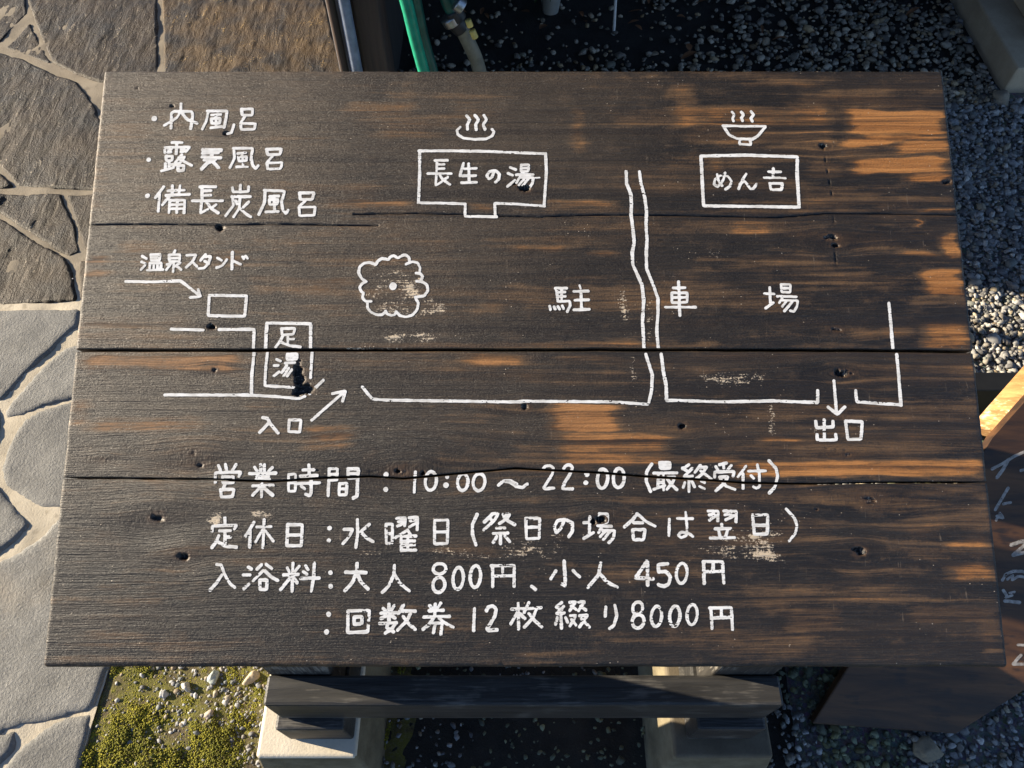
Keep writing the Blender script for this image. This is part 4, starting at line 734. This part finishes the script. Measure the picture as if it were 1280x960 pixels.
# larger loose stones, each a thing
def loose_stone(name, px, py, r, tint, label, flat=.8, seed=1):
    p = ray_z(px, py, 0)
    me = scatter(name, np.array([[p.x, p.y, -.008]]), np.array([r]), np.array([tint]), M['gravel'], sub=3, k=1, seed=seed, flat=flat)
    tag(obj(name, me, M['gravel']), label, 'stone')
loose_stone('pebble', 313, 846, .015, (.50, .40, .27), 'rounded beige pebble tucked behind the left concrete footing', seed=11)
loose_stone('pebble', 265, 845, .0125, (.44, .48, .43), 'pale angular pebble in the moss, lying highest up against the edge of the signboard', seed=12)
loose_stone('pebble', 231, 857, .010, (.42, .41, .38), 'grey oval pebble in the moss with a dark shadow on its right', seed=13)
loose_stone('pebble', 202, 867, .009, (.46, .45, .43), 'whitish flat pebble in the moss, nearest to the flagstone path', seed=14)
loose_stone('pebble', 258, 892, .010, (.40, .33, .26), 'brownish flat pebble in the moss, lowest of the large ones', flat=.5, seed=15)
loose_stone('rock', 1163, 935, .026, (.24, .19, .12), 'brown jagged rock on the gravel below the leaning side sign', seed=16)
loose_stone('rock', 1176, 925, .001, (.24, .19, .12), 'x', seed=17) if False else None
loose_stone('rock', 1254, 122, .030, (.27, .22, .15), 'brown rock on the gravel at the near corner of the concrete step', seed=18)

# concrete footings
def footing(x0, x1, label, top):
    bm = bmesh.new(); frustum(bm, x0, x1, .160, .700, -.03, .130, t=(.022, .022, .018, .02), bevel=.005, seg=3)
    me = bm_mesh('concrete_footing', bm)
    o = tag(obj('concrete_footing', me, [M[top], M['concrete_shade_side']]), label, 'footing', 'concrete footings under the sign')
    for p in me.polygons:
        if p.normal.z < .35: p.material_index = 1  # side faces take the colour with shade put in
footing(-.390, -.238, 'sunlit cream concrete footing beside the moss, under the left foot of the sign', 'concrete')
footing(.248, .398, 'concrete footing coloured darker for shadow, under the right foot of the sign', 'concrete_shade_top')  # top colour darkened to carry the shade of rail and board

# ------------------------------------------------------------------ building corner, pipes and hoses behind the sign
b = thing('building', 'dark timber building corner behind the sign, with an unseen porch cover added for shade', 'building', (1.2, 2.6, 0))
put(obj('side_wall', box_mesh('side_wall', -.372, -.345, 1.60, 3.4, -.03, 1.9, bevel=.002), M['dark_wall']), b)
put(obj('back_wall', box_mesh('back_wall', -.344, 3.2, 3.4, 3.45, -.03, 1.9, bevel=.002), M['dark_wall']), b)
put(obj('added_roof', box_mesh('added_roof', -.37, 3.2, 1.50, 3.6, 1.905, 1.98, bevel=.004), M['dark_wall']), b)  # unseen, added low and wide to keep sky light off the back
put(obj('corner_trim', box_mesh('corner_trim', -.392, -.370, 1.55, 1.598, -.03, 1.9, bevel=.003), M['trim']), b)
put(obj('corner_post', box_mesh('corner_post', -.338, -.281, 1.545, 1.64, -.03, 1.9, bevel=.006), M['brown_post']), b)
def vertical_pipe(name, px, py, y, r, mat, label, cat):
    p = ray_y(px, py, y)
    tag(obj(name, tube_mesh(name, [(p.x, y, -.02), (p.x, y, .8), (p.x, y, 1.6), (p.x, y, 1.89)], r, 18), mat), label, cat)
vertical_pipe('drain_pipe', 441, 60, 1.53, .0125, M['pipe'], 'blue-grey plastic pipe standing upright between grey trim and brown post', 'pipe')
vertical_pipe('conduit', 425, 60, 1.535, .0095, M['brown_post'], 'thin brown conduit running up beside the blue-grey pipe', 'pipe')
def hose_path(pts, y): return [tuple(ray_y(px, py, yy)) for (px, py), yy in zip(pts, y)]
h = hose_path([(468, -110), (504, -10), (518, 45), (530, 90), (544, 140), (556, 200)], [1.34, 1.34, 1.34, 1.34, 1.33, 1.31])
h += [(h[-1][0]+.02, 1.30, .012), (.05, 1.26, .010)]
tag(obj('garden_hose', tube_mesh('garden_hose', h, .0115, 16, wob=.012), M['hose_green']), 'bright green garden hose hanging upright behind the sign', 'hose')
h = hose_path([(497, -100), (519, -8), (530, 45), (543, 92), (560, 150)], [1.60, 1.60, 1.60, 1.59, 1.57])
h += [(h[-1][0]+.02, 1.55, .012), (.10, 1.48, .012)]
tag(obj('garden_hose', tube_mesh('garden_hose', h, .0105, 16), M['hose_dark']), 'dark green hose in shadow, right beside the bright green one', 'hose')
# dusty hose with a clamp coupling
hb = thing('clamped_hose', 'dusty grey-brown hose with clamped coupling and yellow tabs', 'hose', (-.1, 1.62, 0))
q = hose_path([(530, -110), (556, -8), (566, 14)], [1.63, 1.63, 1.63]); put(obj('supply_hose', tube_mesh('supply_hose', q, .015), M['hose_dark']), hb)
q = hose_path([(566, 12), (572, 24)], [1.63, 1.63]); put(obj('coupling', tube_mesh('coupling', q, .021), M['black_rubber']), hb)
q = hose_path([(562, 20), (567, 28)], [1.629, 1.629]); put(obj('clamp', tube_mesh('clamp', q, .0235), M['metal']), hb)
q = hose_path([(570, 3), (578, 9)], [1.60, 1.60]); put(obj('clamp', tube_mesh('clamp', q, .017), M['metal']), hb)
q = hose_path([(568, 26), (577, 38)], [1.63, 1.63]); put(obj('hose_collar', tube_mesh('hose_collar', q, (.022, .018)), M['black_rubber']), hb)
q = hose_path([(576, 34), (588, 58), (597, 80), (603, 110), (607, 160)], [1.63, 1.63, 1.63, 1.62, 1.60])+[(.03, 1.56, .014), (.15, 1.5, .014)]
put(obj('lower_hose', tube_mesh('lower_hose', q, .0165, 16), M['hose_grey']), hb)
q = hose_path([(585, 25), (588, 33)], [1.60, 1.60]); put(obj('tab', tube_mesh('tab', q, .007), M['yellow']), hb)
q = hose_path([(590, 38), (594, 47)], [1.60, 1.60]); put(obj('tab', tube_mesh('tab', q, .0075), M['yellow']), hb)
# stake and small pot
p0, p1 = ray_z(768, 36, 0), ray_z(768, 36, 0)
st = ray_y(771, -40, p0.y+.02)
tag(obj('plant_stake', tube_mesh('plant_stake', [(p0.x, p0.y, -.02), ((p0.x+st.x)/2, p0.y+.01, st.z/2), tuple(st)], .0045), M['white']), 'thin white stake standing upright in the dark gravel', 'stake')
pt = ray_z(688, 12, 0)
pot = thing('plant_pot', 'small whitish pot with green leaves, at the dark top edge behind the hoses', 'plant pot', (pt.x, pt.y, 0))
bm = bmesh.new(); prof = [(.0, .0), (.026, .0), (.034, .055), (.036, .055), (.036, .064), (.031, .064), (.029, .05), (.0, .05)]; rings = []
for r, z in prof: rings.append([bm.verts.new((pt.x+r*math.cos(k*math.pi/12), pt.y+r*math.sin(k*math.pi/12), z-.004)) for k in range(24)])
for a, c in zip(rings, rings[1:]):
    for k in range(24):
        try: bm.faces.new((a[k], a[(k+1) % 24], c[(k+1) % 24], c[k]))
        except ValueError: pass
bmesh.ops.remove_doubles(bm, verts=bm.verts[:], dist=1e-5)
put(obj('pot', bm_mesh('pot', bm, True), M['white']), pot)
def leaf_mesh(bm, o, d, L, w, droop):
    d = d.normalized(); sd = d.cross(Vector((0, 0, 1))).normalized(); rows = []
    for k in range(6):
        t = k/5; ww = w*math.sin(math.pi*min(.98, .08+t*.9))*.5; c = o+d*L*t+Vector((0, 0, L*(.35*t-droop*t*t)))
        rows.append([bm.verts.new(c-sd*ww+Vector((0, 0, ww*.35))), bm.verts.new(c), bm.verts.new(c+sd*ww+Vector((0, 0, ww*.35)))])
    for a, c in zip(rows, rows[1:]):
        for k in range(2): bm.faces.new((a[k], a[k+1], c[k+1], c[k]))
bm = bmesh.new()
for k in range(40):
    a = random.uniform(1.8, 5.6); leaf_mesh(bm, Vector((pt.x-.012, pt.y, .05+random.uniform(0, .05))), Vector((math.cos(a), math.sin(a), random.uniform(.1, .8))), random.uniform(.03, .075), random.uniform(.012, .024), random.uniform(.3, .9))
put(obj('leaves', bm_mesh('leaves', bm, True), M['leaf']), pot)
# litter in the shadow
bm = bmesh.new()
for k in range(70):
    x = random.uniform(-.2, 1.3); y = random.uniform(1.75, 2.9); a = random.uniform(0, 6.28)
    leaf_mesh(bm, Vector((x, y, .010)), Vector((math.cos(a), math.sin(a), random.uniform(-.05, .2))), random.uniform(.02, .055), random.uniform(.008, .022), random.uniform(.1, .5))
tag(obj('leaf_litter', bm_mesh('leaf_litter', bm, True), M['dry_leaf']), kind='stuff')
# concrete step under the added porch cover
cs = thing('concrete_step', 'dull beige concrete step at the back corner of the gravel', 'step', (1.9, 2.4, 0))
bm = bmesh.new(); frustum(bm, 1.455, 2.6, 1.965, 3.3, -.03, .062, t=(.004, .004, .004, .004), bevel=.005, seg=3); put(obj('lower_tread', bm_mesh('lower_tread', bm), M['step']), cs)
bm = bmesh.new(); frustum(bm, 1.560, 2.6, 2.10, 3.3, .0625, .105, bevel=.006, seg=3); put(obj('upper_tread', bm_mesh('upper_tread', bm), M['step']), cs)
bm = bmesh.new(); frustum(bm, 1.70, 2.6, 2.20, 3.3, .1055, .16, bevel=.006, seg=3); put(obj('threshold', bm_mesh('threshold', bm), M['step']), cs)

# ------------------------------------------------------------------ second sign leaning at the right
S0 = ray_z(1015, 905, 0); S1 = ray_z(1241, 547, .30); S2 = ray_z(1195, 918, 0)
ax = (S2-S0).normalized(); nn = ax.cross(S1-S0).normalized(); nn = nn if nn.y < 0 or nn.z > 0 else -nn
if nn.dot(Vector((0, 0, CAM_H))-S0) < 0: nn = -nn
ay = nn.cross(ax).normalized()
SM = Matrix(((ax.x, ay.x, nn.x, S0.x), (ax.y, ay.y, nn.y, S0.y), (ax.z, ay.z, nn.z, S0.z), (0, 0, 0, 1)))
def on_panel(px, py):
    dx = (px-640)/960; dy = (480-py)/960; c, s = math.cos(PITCH), math.sin(PITCH)
    d = Vector((dx, c+dy*s, -s+dy*c)); o = Vector((0, 0, CAM_H)); t = (S0-o).dot(nn)/d.dot(nn); q = SM.inverted() @ (o+d*t); return q.x, q.y
side = thing('leaning_sign', 'dark wooden sign leaning at the right with bare timber edge and white brush writing', 'sign', tuple(S0))
def put_side(o):
    put(o, side); o.matrix_basis = SM; return o
def prism(name, poly, z0, z1, bev=.003):
    bm = bmesh.new(); lo = [bm.verts.new((x, y, z0)) for x, y in poly]; hi = [bm.verts.new((x, y, z1)) for x, y in poly]
    bm.faces.new(hi); bm.faces.new(lo[::-1])
    for k in range(len(poly)): bm.faces.new((lo[k], lo[(k+1) % len(poly)], hi[(k+1) % len(poly)], hi[k]))
    bmesh.ops.bevel(bm, geom=bm.edges[:], offset=bev, segments=2, affect='EDGES', profile=.5); return bm_mesh(name, bm)
poly = [on_panel(*p) for p in ((1015, 905), (1195, 918), (1290, 856), (1620, 640), (1440, 322), (1241, 547))]
put_side(obj('panel', prism('panel', poly, -.018, 0), M['brown_panel']))
SIDE_LETTERS = [(6, [(1264, 681), (1275, 677), (1290, 676)]), (6, [(1283, 679), (1274, 687), (1266, 694), (1278, 691), (1292, 690)]),
    (5, [(1253, 725), (1257, 718), (1266, 714), (1278, 714), (1290, 720)]), (4.5, [(1259, 724), (1266, 719), (1265, 725), (1273, 720), (1284, 722)]),
    (5, [(1254, 738), (1258, 744)]), (4.5, [(1257, 747), (1265, 744)]), (4, [(1262, 741), (1268, 740)]), (6, [(1256, 751), (1266, 752), (1274, 753)]),
    (4.5, [(1272, 806), (1292, 807)]), (5.5, [(1276, 819), (1266, 830), (1280, 830), (1292, 829)]), (5, [(1240, 586), (1252, 580), (1268, 570), (1290, 561)]), (6, [(1246, 597), (1254, 586), (1260, 575)]), (4.5, [(1276, 588), (1290, 585)]),
    (5, [(1260, 610), (1254, 620), (1244, 637)]), (4.5, [(1254, 630), (1263, 628)]), (4.5, [(1246, 645), (1254, 648), (1250, 641), (1245, 650)])]
def ssv(w, pts): return '%d:%s' % (w*10, ','.join('%d,%d' % (round(a*10000), round(-b*10000)) for a, b in (on_panel(*p) for p in pts)))
for a_, b_ in ((0, 2), (2, 4), (4, 8), (8, 10), (10, 13), (13, 16)):
    paint_strokes('brush_writing', ' '.join(ssv(w, p) for w, p in SIDE_LETTERS[a_:b_]), None, M['grey_paint'], put_side, step=.7, wear=.12, lift=.4, seams=False)
# bare stile along the upper left edge, and a back rail coloured near-black for shade
e0, e1 = Vector((*on_panel(1241, 547), 0)), Vector((*on_panel(1440, 322), 0))
dv = (e1-e0).normalized(); sd = Vector((dv.y, -dv.x, 0))
e0 = e0+dv*.014
put_side(obj('stile', prism('stile', [tuple((e0)[:2]), tuple((e0+sd*.03)[:2]), tuple((e1+sd*.03)[:2]), tuple(e1[:2])], -.085, -.0185), M['bare']))
rl = ray_z(1225, 465, .10); rr = ray_z(1300, 465, .10)
put(obj('back_rail', box_mesh('back_rail', rl.x-.06, rr.x+.10, rl.y-.045, rl.y, .0, .10, bevel=.003), M['shade_black']), side)
bpy.context.view_layer.update()
